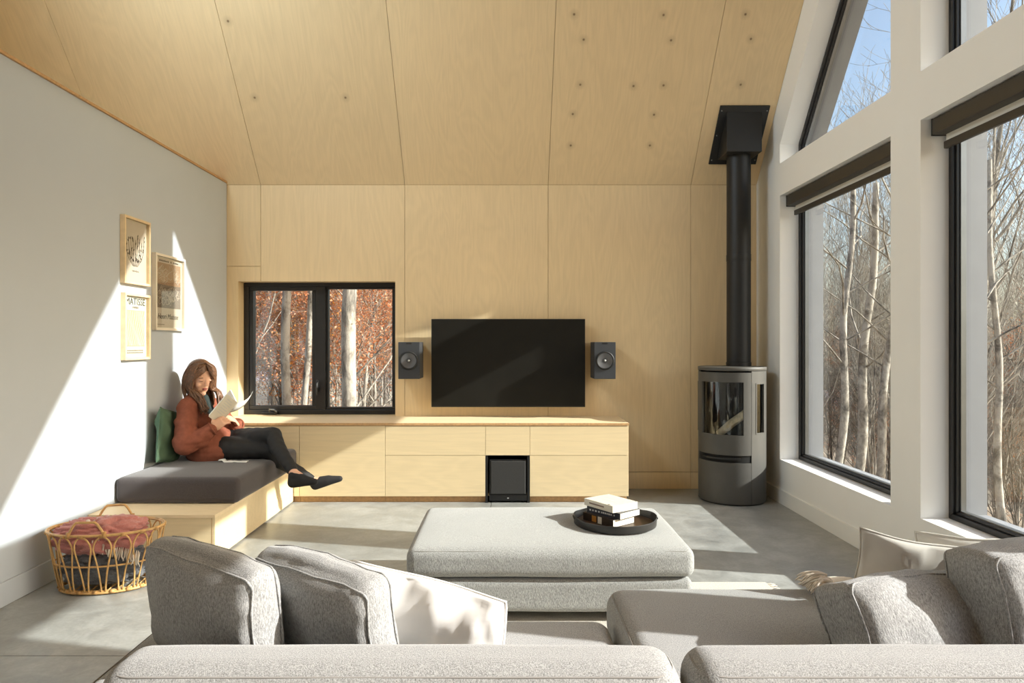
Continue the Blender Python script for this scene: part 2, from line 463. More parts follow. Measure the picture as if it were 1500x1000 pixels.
# left wall (stops below the sloping ceiling) with plywood cap
WT = 2.6
wl = struct(G().box(XL-.12, XL, -4.0, YB, 0, WT).make('wall_left', 'white_shaded'), 'white painted partition wall on the left')
struct(box('trim_1', 'ply_edge', None, XL-.125, XL+.012, -4.0, YB-.001, WT, WT+.016), 'thin plywood cap along the top of the left wall')
struct(box('baseboard_left', 'white_shaded', None, XL, XL+.014, -4.0, 3.87, 0, .115, .003), 'white baseboard along the left wall')
struct(G().box(-5.0, XL-.125, -4.0, YB, WT-.2, WT-.05).make('ceiling_side_room', 'white'))
struct(G().box(-5.25, -5.0, -4.2, 6.1, 0, 6).make('wall_far_left', 'white'))
struct(G().box(-5.0, XO, -4.4, -4.2, 0, EAVE).make('wall_rear', 'white'))
# back wall with its plywood panels
WX0, WX1, WZ0, WZ1 = -2.273, -.936, .622, 1.767
bw = G()
y0, y1 = YB+.02, YB+.30
bw.box(-5.0, WX0-.012, y0, y1, 0, EAVE); bw.box(WX1+.012, XO, y0, y1, 0, EAVE)
bw.box(WX0-.012, WX1+.012, y0, y1, 0, WZ0-.012); bw.box(WX0-.012, WX1+.012, y0, y1, WZ1+.012, EAVE)
bw.box(-5.0, XL-.12, YB, y0, 0, EAVE)
wb = struct(bw.make('wall_back', 'ply_edge'), 'back wall lined with tall birch plywood panels')
wseams = [XL, -2.082, -.855, .366, 1.581, XR]
g2 = .0016
def wpanel(poly): return G().prism(poly, YB, YB+.019, 'y').make('panel', 'ply_wall', wb, bevel=.0008, seg=1)
BZ = .147
a, b = XL+.001, -2.082-g2
wpanel([(a, 1.895+g2), (b, 1.895+g2), (b, EAVE), (a, EAVE)])
wpanel([(a, BZ), (b, BZ), (b, WZ0-.001), (WX0, WZ0-.001), (WX0, WZ1), (b, WZ1), (b, 1.895-g2), (a, 1.895-g2)])
a, b = -2.082+g2, -.855-g2
wpanel([(a, BZ), (b, BZ), (b, EAVE), (a, EAVE), (a, WZ1), (WX1, WZ1), (WX1, WZ0-.001), (a, WZ0-.001)])
for i in (2, 3, 4):
    a, b = wseams[i]+g2, wseams[i+1]-g2; wpanel([(a, BZ), (b, BZ), (b, EAVE), (a, EAVE)])
for i in range(5):
    a, b = wseams[i]+g2, wseams[i+1]-g2
    G().box(a, b, YB, YB+.019, .001, BZ-.004).make('base_strip', 'ply_wall', wb, bevel=.0008, seg=1)
# plywood reveal of the back window
rv = G().box(WX0-.0115, WX0-.0005, YB+.0195, YB+.25, WZ0, WZ1).box(WX0, WX1, YB+.0195, YB+.25, WZ0-.0115, WZ0-.0005).box(WX0, WX1, YB+.0195, YB+.25, WZ1+.0005, WZ1+.0115).box(WX1+.0005, WX1+.0115, YB+.0195, YB+.25, WZ0, WZ1)
struct(rv.make('trim_2', 'ply_wall'), 'plywood reveal around the back window')
# ceiling panels
CL = sqrt(1+PITCH**2); cp, sp = 1/CL, PITCH/CL
def ceil_knots():
    ks = []
    for px, py in ((841,21),(855,58),(850,124),(839,167),(836,213),(972,22),(983,59),(972,125),(958,168),(952,213),(1092,21),(1100,57),(1085,124),(928,126),(373,143),(506,143),(334,31)):
        q = (503-py)/1000; y = (EAVE-1.238+PITCH*YB)/(q+PITCH); ks.append(((px-740)*y/1000, y, 1.238+q*y))
    return ks
M['ply_ceil'] = plywood('birch_plywood_ceiling', 'S', 1.0, ceil_knots())
ce = G()
def zr(y, off): return zc(y)+off
ce.prism([(6.12, zc(YB)-.30*PITCH+.036), (RIDGE_Y, zr(RIDGE_Y, .036)), (YF, zr(YF, .036)), (YF, zr(YF, .3)), (RIDGE_Y, zr(RIDGE_Y, .36)), (6.12, zc(YB)-.3*PITCH+.3)], -5.2, XO)
ce.box(-5.2, XO, -4.2, YF, EAVE+.0, EAVE+.3)
ceil = struct(ce.make('ceiling', 'ply_edge'), 'steep pitched ceiling of birch plywood panels')
cs = [-5.0, -4.522, -3.302, -2.082, -.855, .366, 1.581, XR-.001]
SL = (YB-RIDGE_Y)*CL
for sgn in (1, -1):
    for i in range(7):
        for s0, s1 in ((.002, 2.44), (2.443, SL)):
            a, b = cs[i]+g2, cs[i+1]-g2; pts = []
            for x in (a, b):
                for s_, n_ in ((s0, 0), (s1, 0), (s1, .018), (s0, .018)):
                    if sgn > 0: pts.append((x, YB - s_*cp + n_*sp, EAVE + s_*sp + n_*cp))
                    else: pts.append((x, YF + s_*cp - n_*sp, EAVE + s_*sp + n_*cp))
            G().add(pts, [(0,1,2,3),(4,5,6,7),(0,1,5,4),(1,2,6,5),(2,3,7,6),(3,0,4,7)]).make('panel', 'ply_ceil', ceil)
# right (gable) wall
W1 = (3.794, 5.322); W2 = (1.86, 3.52); SZ, HZ, UZ, US = .337, 2.39, 2.64, 2.79
rw = G()
def rp(poly): rw.prism(poly, XR, XO)
YP = 1.60                                      # pier between the tall window and the glazed doors behind the sofa
rp([(YP, 0), (6.1, 0), (6.1, SZ), (YP, SZ)])
rp([(YF-.05, HZ), (6.1, HZ), (6.1, UZ), (YF-.05, UZ)])
rp([(W2[1], SZ), (W1[0], SZ), (W1[0], HZ), (W2[1], HZ)])
rp([(W1[1], SZ), (6.1, SZ), (6.1, HZ), (W1[1], HZ)])
rp([(YP, SZ), (W2[0], SZ), (W2[0], HZ), (YP, HZ)])
up3 = US+PITCH*(W1[1]-W1[0]); W4 = (1.992, 3.52)
T = .034
rp([(W2[1], UZ), (W1[0], UZ), (W1[0], zc(W1[0])+T), (RIDGE_Y, zc(RIDGE_Y)+T), (W2[1], zc(W2[1])+T)])
rp([(W1[1], UZ), (YB-(UZ-T-EAVE)/PITCH, UZ), (W1[0], zc(W1[0])+T), (W1[0], up3), (W1[1], US)])
rp([(YF+(UZ-T-EAVE)/PITCH, UZ), (W4[0], UZ), (W4[0], US), (W4[1], up3), (W4[1], zc(W4[1])+T)])
rp([(-4.2, 2.3), (YP, 2.3), (YP, HZ), (-4.2, HZ)])
rp([(-4.2, HZ), (YF-.05, HZ), (YF-.05, EAVE), (-4.2, EAVE)])
rp([(-.45, 0), (-.25, 0), (-.25, 2.3), (-.45, 2.3)])
rp([(-4.2, 0), (-3.8, 0), (-3.8, 2.3), (-4.2, 2.3)])
wr = struct(rw.make('wall_right', 'white', merge=True), 'white gable wall on the right with four large windows')
bb = G().box(XR-.014, XR, YF, 5.25, 0, .11).box(XR-.014, XR, 5.25, YB, 0, .11)
struct(bb.make('baseboard_right', 'trimw', bevel=.002), 'white baseboard under the right windows')
# outside skin and jambs of the right wall
def inset(poly, d):
    n = len(poly); out = []
    area_ = sum(poly[i][0]*poly[(i+1) % n][1]-poly[(i+1) % n][0]*poly[i][1] for i in range(n))
    sg = 1 if area_ > 0 else -1
    for i in range(n):
        p0, p1, p2 = V(poly[i-1]), V(poly[i]), V(poly[(i+1) % n])
        a_ = (p1-p0).normalized(); b_ = (p2-p1).normalized()
        na = V((-a_.y, a_.x))*sg; nb = V((-b_.y, b_.x))*sg
        k = (na+nb); k = k/(k.dot(na))
        out.append(tuple(p1+k*d))
    return out
def ringp(g, o_, i_, a, b):
    n = len(o_)
    for k in range(n):
        l = (k+1) % n
        g.prism([o_[k], o_[l], i_[l], i_[k]], a, b)
def right_window(name, poly, label):
    r = sroot(name, label)
    g = G(); ringp(g, poly, inset(poly, .03), 2.285, 2.355); g.make('window_frame', 'frame_black', r, bevel=.004)
    g = G(); ringp(g, inset(poly, .03), inset(poly, .042), 2.300, 2.345); g.make('glazing_bead', 'frame_black', r, bevel=.003)
    g = G(); ringp(g, inset(poly, .042), inset(poly, .049), 2.318, 2.345); g.make('spacer', 'steel', r)
    G().prism(inset(poly, .040), 2.328, 2.334).make('pane', 'glass', r)
    g = G(); ringp(g, inset(poly, .0015), inset(poly, .022), 2.357, 2.47); g.make('exterior_jamb', 'ext_grey', r)
    return r
q1 = [(W1[0], SZ), (W1[1], SZ), (W1[1], HZ), (W1[0], HZ)]
q2 = [(W2[0], SZ), (W2[1], SZ), (W2[1], HZ), (W2[0], HZ)]
q3 = [(W1[0], UZ), (W1[1], UZ), (W1[1], US), (W1[0], up3)]
q4 = [(W4[0], UZ), (W4[1], UZ), (W4[1], up3), (W4[0], US)]
right_window('window_2', q1, 'tall black framed window in the right wall, nearest the wood stove')
right_window('window_3', q2, 'tall black framed window in the right wall, cut by the photo edge')
right_window('window_4', q3, 'sloping gable window above the window beside the stove')
right_window('window_5', q4, 'sloping gable window at the top right of the photo')
# back window: casement + fixed light
w1 = sroot('window_1', 'black framed back window looking onto autumn woods')
fy0, fy1 = 5.935, 6.02
g = G(); g.box(WX0, WX1, fy0, fy1, WZ1-.034, WZ1).box(WX0, WX1, fy0, fy1, WZ0, WZ0+.042)
g.box(WX0, WX0+.045, fy0, fy1, WZ0+.042, WZ1-.034).box(WX1-.03, WX1, fy0, fy1, WZ0+.042, WZ1-.034)
g.box(-1.648, -1.562, fy0, fy1, WZ0+.042, WZ1-.034)
g.make('window_frame', 'frame_black', w1, bevel=.003)
def ring_xz(x0, x1, z0, z1, t, ya, yb):
    g = G(); g.box(x0, x1, ya, yb, z1-t, z1).box(x0, x1, ya, yb, z0, z0+t).box(x0, x0+t, ya, yb, z0+t, z1-t).box(x1-t, x1, ya, yb, z0+t, z1-t); return g
sash = ring_xz(WX0+.045, -1.648, WZ0+.042, WZ1-.034, .034, fy0+.008, fy1-.01).make('sash', 'frame_black', w1, bevel=.004)
G().box(WX0+.079, -1.682, 5.972, 5.978, WZ0+.076, WZ1-.068).make('pane', 'glass', sash)
st = ring_xz(-1.562, WX1-.03, WZ0+.042, WZ1-.034, .02, fy0+.02, fy1-.01).make('fixed_sash', 'frame_black', w1, bevel=.003)
G().box(-1.542, WX1-.05, 5.972, 5.978, WZ0+.062, WZ1-.054).make('pane', 'glass', st)
h = G().box(-1.640, -1.618, fy0-.018, fy0, .83, .92).make('lock_handle', 'frame_black', w1, bevel=.003)
G().tube([(-1.629, fy0-.02, .90), (-1.629, fy0-.035, .88), (-1.627, fy0-.035, .80)], .007, 8, caps='round').make('lever', 'frame_black', h, smooth=True)
k = G().box(-2.11, -1.97, fy0-.03, fy0, WZ0+.002, WZ0+.024).make('crank', 'frame_black', w1, bevel=.006)
G().tube([(-2.04, fy0-.02, WZ0+.022), (-2.03, fy0-.05, WZ0+.05), (-1.99, fy0-.055, WZ0+.045), (-1.975, fy0-.05, WZ0+.03)], .008, 8, caps='round').make('crank_handle', 'steel', k, smooth=True)

# roller blinds inside the recesses of the two tall windows
def blind(label, ya, yb):
    t = thing('roller_blind', label, 'roller blind', (2.23, (ya+yb)/2, HZ), group='roller blinds of the right wall')
    h_ = (yb-ya)/2
    box('cassette', 'bronze', t, -.05, .045, -h_+.03, h_-.03, -.088, -.006, .006)
    G().box(.012, .0145, -h_+.05, h_-.05, -.125, -.08).make('fabric', 'blind', t)
    box('bottom_bar', 'bronze', t, .004, .026, -h_+.04, h_-.04, -.160, -.122, .004)
    for s_ in (-1, 1): box('end_cap', 'matte_black', t, -.052, .046, s_*(h_-.03)-.004, s_*(h_-.03)+.004, -.092, -.004, .003)
    return t
blind('dark cassette roller blind rolled up in the window beside the stove', *W1)
blind('dark cassette roller blind rolled up in the window at right photo edge', *W2)

# ------------------------------------------------------------------ built-in cabinets
CF, CT = 5.31, .60
def cabinet(name, label, cat, xa, xb, fronts, right_end=False):
    t = thing(name, label, cat, ((xa+xb)/2, 5.55, 0), group='plywood cabinets under the worktop'); w = (xb-xa)/2; f = CF-5.55
    bk = YB-.002-5.55
    g = G().box(-w+.0005, -w+.018, f+.02, bk, .05, CT).box(w-.018, w-.0005, f+.02 if not right_end else f+.001, bk, .05, CT)
    g.box(-w+.018, w-.018, bk-.01, bk, .05, CT).box(-w+.018, w-.018, f+.02, bk-.01, .05, .068)
    g.make('carcass', 'ply_cab', t)
    if name != 'niche_cabinet':
        box('plinth', 'ply_edge', t, -w+.001, w-.001 if not right_end else w-.01, f+.03, f+.05, 0, .05, .001)
    for nm, a_, b_, z0, z1 in fronts:
        box(nm, 'ply_cab', t, a_-(xa+xb)/2+.0015, b_-(xa+xb)/2-.0015, f, f+.019, z0, z1, .001)
    return t
cabinet('corner_cabinet', 'plywood cabinet end behind the reading woman, left end of the row', 'cabinet', XL+.003, -1.60, [('door', XL+.003, -1.60, .27, CT-.002)])
box('filler', 'ply_cab', bpy.data.objects['corner_cabinet'], -1.644-(XL+.003-1.60)/2, -1.602-(XL+.003-1.60)/2, CF-5.55, CF+.019-5.55, .05, .268, .001)
cabinet('door_cabinet', 'plywood cabinet with one tall plain door beside the feet', 'cabinet', -1.60, -.934, [('door', -1.60, -.934, .05, CT-.002)])
cabinet('drawer_cabinet', 'plywood cabinet with two wide drawers left of the subwoofer', 'cabinet', -.934, -.154, [('drawer', -.934, -.154, .05, .366), ('drawer', -.934, -.154, .369, CT-.002)])
nc = cabinet('niche_cabinet', 'narrow plywood cabinet with open dark niche under one small drawer', 'cabinet', -.154, .191, [('drawer', -.154, .191, .369, CT-.002)])
f = CF-5.55
G().box(-.155, .155, .24, .25, .001, .366).box(-.155, -.152, f+.01, .24, .001, .366).box(.152, .155, f+.01, .24, .001, .366).box(-.155, .155, f+.02, .24, .360, .366).box(-.1725, -.155, f+.0005, f+.0195, .001, .366).box(.155, .1725, f+.0005, f+.0195, .001, .366).make('niche_lining', 'dark_in', nc)
cabinet('drawer_cabinet', 'plywood cabinet with two wide drawers at right end of the row', 'cabinet', .191, .96, [('drawer', .191, .959, .05, .366), ('drawer', .191, .959, .369, CT-.002)], True)
wt = thing('worktop', 'long pale birch plywood worktop running over the low cabinets', 'worktop', (-.7, 5.56, CT))
box('slab_board', 'ply_top', wt, XL+.001+.7, .962+.7, CF-.003-5.56, YB-.001-5.56, .0005, .021, .002)
box('edge_band', 'ply_edge', wt, XL+.001+.7, .962+.7, CF-.005-5.56, CF-.003-5.56, .001, .0205, .0005)

# television
tv = thing('television', 'large flat black television on the plywood wall', 'television', (.026, 5.75, 1.075))
box('bezel', 'tv_body', tv, -.645, .645, -.03, .0, -.369, .369, .003)
box('screen', 'tv_screen', tv, -.640, .640, -.0315, -.029, -.360, .364, .0008)
box('back_housing', 'tv_body', tv, -.45, .45, 0, .04, -.25, .22, .01)
box('wall_bracket', 'matte_black', tv, -.2, .2, .04, .0638, -.12, .12, .002)
# bookshelf speakers
def speaker(label, x):
    t = thing('wall_speaker', label, 'speaker', (x, 5.67, 1.10), group='speakers beside the television')
    box('cabinet_body', 'speaker', t, -.0875, .0875, -.12, .12, -.15, .15, .004)
    box('baffle', 'speaker', t, -.0865, .0865, -.126, -.12, -.149, .149, .002)
    def ring(prof): return G().lathe(prof, 36).xf(lambda p: V((p.x, -.126-p.z, p.y)))
    sr = ring([(.076, -.002), (.076, .006), (.070, .012), (.064, .012), (.060, .008), (.058, .000)]).make('surround', 'rubber', t, smooth=True)
    ring([(.061, .0095), (.050, .0065), (.036, .0035), (.022, .0012), (.001, .0012)]).make('woofer_cone', 'cone', t, smooth=True)
    for i in range(9):
        a_ = 2*pi*i/9; G().tube([(.009*cos(a_), -.130, .009*sin(a_)), (.022*cos(a_), -.129, .022*sin(a_))], .0016, 5).make('waveguide_fin', 'rubber', sr)
    G().ell((0, -.128, 0), .009, .008, .009).make('tweeter', 'logo', t, smooth=True)
    box('badge', 'rubber', t, -.022, .022, -.128, -.126, .134, .147, .001)
    box('wall_bracket', 'matte_black', t, -.05, .05, .12, .1435, -.06, .06, .002)
speaker('charcoal wall speaker between back window and television', -.792+.01)
speaker('charcoal wall speaker right of the television', .806+.005)
# subwoofer
sw = thing('subwoofer', 'black subwoofer with fabric grille in the open niche', 'speaker', (.022, 5.46, 0))
box('cabinet_body', 'tv_body', sw, -.146, .146, -.14, .16, .012, .335, .005)
box('grille', 'grille', sw, -.136, .136, -.152, -.14, .066, .325, .006)
box('base_bar', 'tv_body', sw, -.146, .146, -.150, -.14, .014, .06, .003)
G().ell((0, -.1505, .036), .007, .001, .005).make('emblem', 'logo', sw)
for sx in (-.12, .12):
    for sy in (-.11, .13): G().lathe([(0, 0), (.015, 0), (.015, .013), (0, .013)], 12).xf(lambda p: p+V((sx, sy, 0))).make('foot', 'rubber', sw)

# ------------------------------------------------------------------ wood stove, flue
SR = .258
ws = thing('wood_stove', 'round dark grey wood stove in the corner by the right windows', 'wood stove', (1.806, 5.44, 0), (0, 0, R(-38)))
FA = -pi/2                                     # front direction
def A(d): return FA+R(d)
G().lathe([(0, .0), (SR-.012, .0), (SR-.012, .012), (0, .012)], 64).make('plinth', 'matte_black', ws, smooth='angle')
G().lathe([(0, 1.028), (SR, 1.028), (SR+.003, 1.032), (SR+.003, 1.052), (SR, 1.056), (0, 1.056)], 72).make('top_plate', 'stove', ws, smooth='angle')
G().arc(SR-.012, SR, A(53.5), A(306.5), .012, .545).arc(SR-.012, SR, A(53.5), A(306.5), .935, 1.026).arc(SR-.012, SR, A(53.5), A(62), .545, .935, 4)\
   .arc(SR-.012, SR, A(86), A(274), .545, .935).arc(SR-.012, SR, A(298), A(306.5), .545, .935, 4).make('body_shell', 'stove', ws, smooth='angle')
G().lathe([(0, .02), (SR-.05, .02), (SR-.05, .40), (0, .40)], 40).lathe([(0, .96), (SR-.03, .96), (SR-.03, 1.02), (0, 1.02)], 40).arc(SR-.055, SR-.035, A(88), A(272), .40, .96)\
   .arc(SR-.05, SR-.0125, A(52.8), A(54.6), .012, 1.026, 2).arc(SR-.05, SR-.0125, A(-54.6), A(-52.8), .012, 1.026, 2).make('firebox', 'dark_in', ws, smooth='angle')
dr = G().arc(SR-.012, SR+.002, A(-52.5), A(52.5), .385, .538).arc(SR-.012, SR+.002, A(-52.5), A(52.5), .942, 1.016)\
   .arc(SR-.012, SR+.002, A(-52.5), A(-39), .538, .942, 6).arc(SR-.012, SR+.002, A(39), A(52.5), .538, .942, 6).make('door', 'stove', ws, smooth='angle')
G().arc(SR-.014, SR-.010, A(-40), A(40), .534, .946).make('pane', 'glass', dr, smooth='angle')
G().arc(SR-.004, SR+.014, A(-34), A(34), .352, .366).make('air_slide', 'matte_black', ws, smooth='angle')
G().arc(SR-.03, SR-.006, A(-52.5), A(52.5), .33, .384).make('ash_slot', 'dark_in', ws, smooth='angle')
lw = G().arc(SR-.012, SR+.002, A(-52.5), A(52.5), .014, .328).make('lower_door', 'stove', ws, smooth='angle')
for s_ in (1, -1):
    sf = G().arc(SR-.012, SR+.003, A(s_*62), A(s_*64), .545, .935, 3).arc(SR-.012, SR+.003, A(s_*84), A(s_*86), .545, .935, 3)\
      .arc(SR-.012, SR+.003, A(s_*62), A(s_*86), .545, .553, 8).arc(SR-.012, SR+.003, A(s_*62), A(s_*86), .927, .935, 8).make('side_frame', 'stove', ws, smooth='angle')
    G().arc(SR-.010, SR-.007, A(s_*63), A(s_*85), .55, .93, 8).make('pane', 'glass', sf, smooth='angle')
rs = Matrix.Rotation(R(-38), 4, 'Z')
for lab, p0, p1, r_ in (('pale split log lying flat at the front of the stove', (-.14, -.09, .442), (.12, -.10, .442), .036),
                        ('pale split log lying flat at the back of the stove', (-.12, .04, .438), (.13, .05, .438), .034),
                        ('split log leaning upright across the stove fire', (-.10, -.02, .512), (.12, .0, .70), .032)):
    p0 = rs @ V(p0) + V((1.806, 5.44, 0)); p1 = rs @ V(p1) + V((1.806, 5.44, 0)); mid = (p0+p1)/2
    o = G().tube([p0-mid, (p0-mid)*.5, V((0, 0, .004)), (p1-mid)*.5, p1-mid], [r_*.95, r_, r_*1.03, r_, r_*.93], 9).make('firewood_log', 'birch_log', smooth='angle')
    o.location = mid; tag(o, lab, 'log', 'logs inside the wood stove')
fx, fy = 1.895, 5.54
fl = thing('flue_pipe', 'black flue pipe rising from the stove into the ceiling', 'stove pipe', (fx, fy, 1.056))
G().lathe([(.098, 0), (.098, .03), (.094, .032), (.094, 1.745)], 40).make('pipe', 'matte_black', fl, smooth='angle')
G().lathe([(.096, .85), (.0965, .852), (.0965, .90), (.096, .902)], 40).make('pipe_collar', 'matte_black', fl, smooth='angle')
def on_ceiling(x0, x1, ya, yb, t):
    g = G(); pts = []
    for x in (x0, x1):
        for y, n_ in ((ya, 0), (yb, 0), (yb, -t), (ya, -t)):
            pts.append((x-fx, y-n_*0 + n_*sp - fy, zc(y)+n_*cp-1.056))
    return g.add(pts, [(0,1,2,3),(4,5,6,7),(0,1,5,4),(1,2,6,5),(2,3,7,6),(3,0,4,7)])
on_ceiling(1.693, 2.085, 5.375, 5.69, .014).make('ceiling_plate', 'matte_black', fl, bevel=.002)
ya, yb, zb = 5.395, 5.665, 2.755
G().prism([(ya-fy, zb-1.056), (yb-fy, zb-1.056), (yb-fy, zc(yb)-1.056-.0+.0), (ya-fy, zc(ya)-.002-1.056)], 1.752-fx, 2.03-fx).make('support_box', 'matte_black', fl, bevel=.003)
for bx_ in (1.71, 2.068):
    for y in (5.40, 5.53, 5.665):
        G().ell((bx_-fx, y-fy-.014*sp-.001, zc(y)-.014*cp-1.057), .006, .005, .006, nu=8, nv=6).make('screw', 'steel', fl, smooth=True)

# ------------------------------------------------------------------ bench, cushion
BX0, BX1, BY0, BY1, BH = XL+.002, -1.647, 3.875, CF-.002, .266
bn = thing('plywood_bench', 'low birch plywood platform bench along the left wall', 'bench', ((BX0+BX1)/2, (BY0+BY1)/2, 0))
cx, cyy = (BX0+BX1)/2, (BY0+BY1)/2
box('top_board', 'ply_top', bn, BX0-cx, BX1-cx, BY0-cyy, BY1-cyy, BH-.019, BH, .0015)
box('front_panel', 'ply_cab', bn, BX0-cx, BX1-.022-cx, BY0+.004-cyy, BY0+.022-cyy, .0, BH-.0195, .0015)
box('side_panel', 'ply_cab', bn, BX1-.020-cx, BX1-.002-cx, BY0+.004-cyy, BY1-cyy, .012, BH-.0195, .0015)
box('corner_edge', 'ply_edge', bn, BX1-.0215-cx, BX1-.0205-cx, BY0+.0035-cyy, BY0+.021-cyy, .012, BH-.02, 0)
box('plinth', 'ply_edge', bn, BX1-.04-cx, BX1-.022-cx, BY0+.03-cyy, BY1-cyy, 0, .012, 0)
SEAT = .425
sc_ = thing('seat_cushion', 'long charcoal seat cushion on the plywood bench', 'cushion', (0, 0, 0))
softblock('upholstery', 'char', sc_, XL+.006, -1.615, 4.135, CF-.004, BH+.001, SEAT, .035, .006, .004, seam=False, inner=12)
G().tube([(-1.625, 4.16, BH+.02), (-1.6175, 4.16, BH+.08), (-1.622, 4.165, SEAT-.03)], .002, 5).make('seam', 'char', sc_)

# ------------------------------------------------------------------ framed prints on the left wall
def framed(label, ya, yb, za, zb, fm, kind):
    t = thing('framed_print', label, 'picture', (XL, (ya+yb)/2, (za+zb)/2), group='framed prints on the left wall')
    w, h_ = (yb-ya)/2, (zb-za)/2; d = .032; b_ = .016
    g = G().box(.001, d, -w, w, h_-b_, h_).box(.001, d, -w, w, -h_, -h_+b_).box(.001, d, -w, -w+b_, -h_+b_, h_-b_).box(.001, d, w-b_, w, -h_+b_, h_-b_)
    g.make('frame', fm, t, bevel=.001)
    G().box(.001, .0100, -w+b_, w-b_, -h_+b_, h_-b_).make('backing', 'frame_white', t)
    x = .011
    rnd = random.Random(len(label))
    def patch(name, m, a0, a1, z0, z1, p=None): return G().box(.0101, x+(.0008 if p else 0), a0, a1, z0, z1).make(name, m, p or t)
    def stroke(g, pts, r): g.tube([(x+.0016, a_, z_) for a_, z_ in pts], r, 5)
    U, W_ = (0, 1, 0), (0, 0, 1)
    if kind == 'branch':
        pr = patch('print', M_['blush'], -w+b_+.004, w-b_-.004, -h_+b_+.004, h_-b_-.004)
        g = G()
        for i in range(9):
            a0 = -.10+.025*i; pts = [(a0*.25, -.095), (a0*.75, -.05), (a0*1.0, .01+rnd.uniform(-.02, .03)), (a0*1.05, .085+rnd.uniform(-.02, .025))]
            stroke(g, pts, .0009)
            for k in range(7):
                q = rnd.uniform(.15, 1); j = min(2, int(q*3)); f_ = q*3-j
                b0 = V(pts[j]).lerp(V(pts[j+1]), f_); an = rnd.uniform(-.9, .9)
                tip = b0+V((sin(an), cos(an)))*.020; mdl = b0.lerp(tip, .5)
                g.tube([(x+.0016, *b0), (x+.0016, *mdl), (x+.0016, *tip)], [.0007, .0026, .0005], 5)
        g.make('drawing', 'ink', pr)
        g = G(); stroke(g, [(-.04+.008*i, -.125+.006*sin(i*2.4)) for i in range(11)], .001); g.make('signature', 'ink', pr)
    elif kind == 'waves':
        pr = patch('print', M_['cream'], -w+b_+.004, w-b_-.004, -h_+b_+.004, h_-b_-.004)
        ar = patch('art_field', M_['sand'], -w+b_+.024, w-b_-.024, -.125, .105, pr)
        g = G()
        for i in range(15):
            a0 = -.098+.014*i
            stroke(g, [(max(-.108, min(.108, a0+.5*a0*(abs(q/10)) + .010*sin(q*.9+i*.9))), -.12+.022*q+.0) for q in range(11)], .0026)
        g.make('wave_lines', M_['cream'], ar)
        text('MATISSE', 'lettering', 'ink', pr, .062, (x+.0016, 0, .158), U, W_)
        text('PAPIERS', 'lettering', M_k['taupe'], pr, .02, (x+.0016, 0, .122), U, W_)
        g = G()
        for r_ in range(2):
            for i in range(11):
                a0 = -.095+.0173*i; g.box(x+.001, x+.0018, a0, a0+.011, -.155-.014*r_, -.147-.014*r_)
        g.make('caption', M_['taupe'], pr)['kind'] = 'stuff'
    else:
        pr = patch('print', M_['blush'], -w+b_+.006, w-b_-.006, -h_+b_+.006, h_-b_-.006)
        a1 = patch('art_field', M_['clay'], -w+b_+.02, w-b_-.02, .055, .205, pr)
        a2 = patch('art_field', M_['taupe'], -w+b_+.02, w-b_-.02, -.105, .055, pr)
        for ar, z0, z1 in ((a1, .055, .205), (a2, -.105, .055)):
            g = G()
            for i in range(26):
                c0 = (rnd.uniform(-.14, .14), rnd.uniform(z0+.03, z1-.03)); r0 = rnd.uniform(.014, .03); ph = rnd.uniform(0, 6)
                g.tube([(x+.0016, c0[0]+r0*(1+.25*sin(3*q*.63+ph))*cos(q*.63), c0[1]+r0*(1+.25*sin(3*q*.63+ph))*sin(q*.63)) for q in range(10)], .0016, 5, closed=True)
            g.make('line_drawing', M_['blush'], ar)
        g = G()
        for i in range(14):
            a0 = -.13+.0195*i
            if i not in (7, 9): g.box(x+.001, x+.0018, a0, a0+.012, .214, .225)
        g.make('caption', 'ink', pr)['kind'] = 'stuff'
        text('Henri Matisse', 'lettering', 'ink', pr, .052, (x+.0016, -.01, -.165), U, W_, shear=.3)
        g = G().box(x+.001, x+.0018, -.16, -.06, -.222, -.219); g.make('rule', 'ink', pr)
    G().box(.019, .0205, -w+b_, w-b_, -h_+b_, h_-b_).make('pane', 'glass', t)
M['blush'] = plain('blush_paper', (214, 194, 178), .9, var=.02); M['cream'] = plain('cream_paper', (232, 222, 206), .9, var=.02)
M['sand'] = plain('sand_print', (204, 178, 148), .9, var=.05); M['taupe'] = plain('taupe_print', (142, 122, 110), .9, var=.06)
M['clay'] = plain('clay_print', (178, 142, 116), .9, var=.06)
M_ = M; M_k = {k: k for k in M}
framed('pale oak framed print of a leafy branch drawing, upper left of the three', 4.201, 4.509, 1.613, 2.034, 'frame_wood', 'branch')
framed('white framed print with two drawn panels, largest and rightmost of three', 4.578, 4.999, 1.329, 1.85, 'frame_white', 'panels')
framed('pale oak framed print with sandy wave lines, lowest of the three', 4.208, 4.509, 1.135, 1.554, 'frame_wood', 'waves')

# ------------------------------------------------------------------ rug, ottoman, tray, books
rg = thing('area_rug', 'pale woven rug under the ottoman and sofa', 'rug', (.45, 2.55, 0))
softblock('pile', 'rugm', rg, -.86, .89, -1.05, .965, .0005, .012, .004, seam=False, inner=10, wob=.0006)
g = G(); rnd = random.Random(3)
for i in range(120):
    y = -1.03+1.98*i/119
    g.tube([(.885, y, .006), (.91, y+rnd.uniform(-.006, .006), .009), (.935, y+rnd.uniform(-.012, .012), .003)], .0025, 4)
fo = g.make('fringe', 'tassel', rg); fo['kind'] = 'stuff'
ot = thing('ottoman', 'large light grey upholstered ottoman in the middle of the room', 'ottoman', (.20, 3.375, 0))
softblock('base', 'ottoman', ot, -.625, .625, -.385, .385, .055, .205, .03, seam=False, inner=8)
softblock('seat_pad', 'ottoman', ot, -.632, .632, -.395, .395, .208, .338, .04, .022, .008, inner=12)
for sx in (-.5, .5):
    for sy in (-.3, .3): box('foot', 'matte_black', ot, sx-.05, sx+.05, sy-.03, sy+.03, .013, .058, .003)
tz = .3585
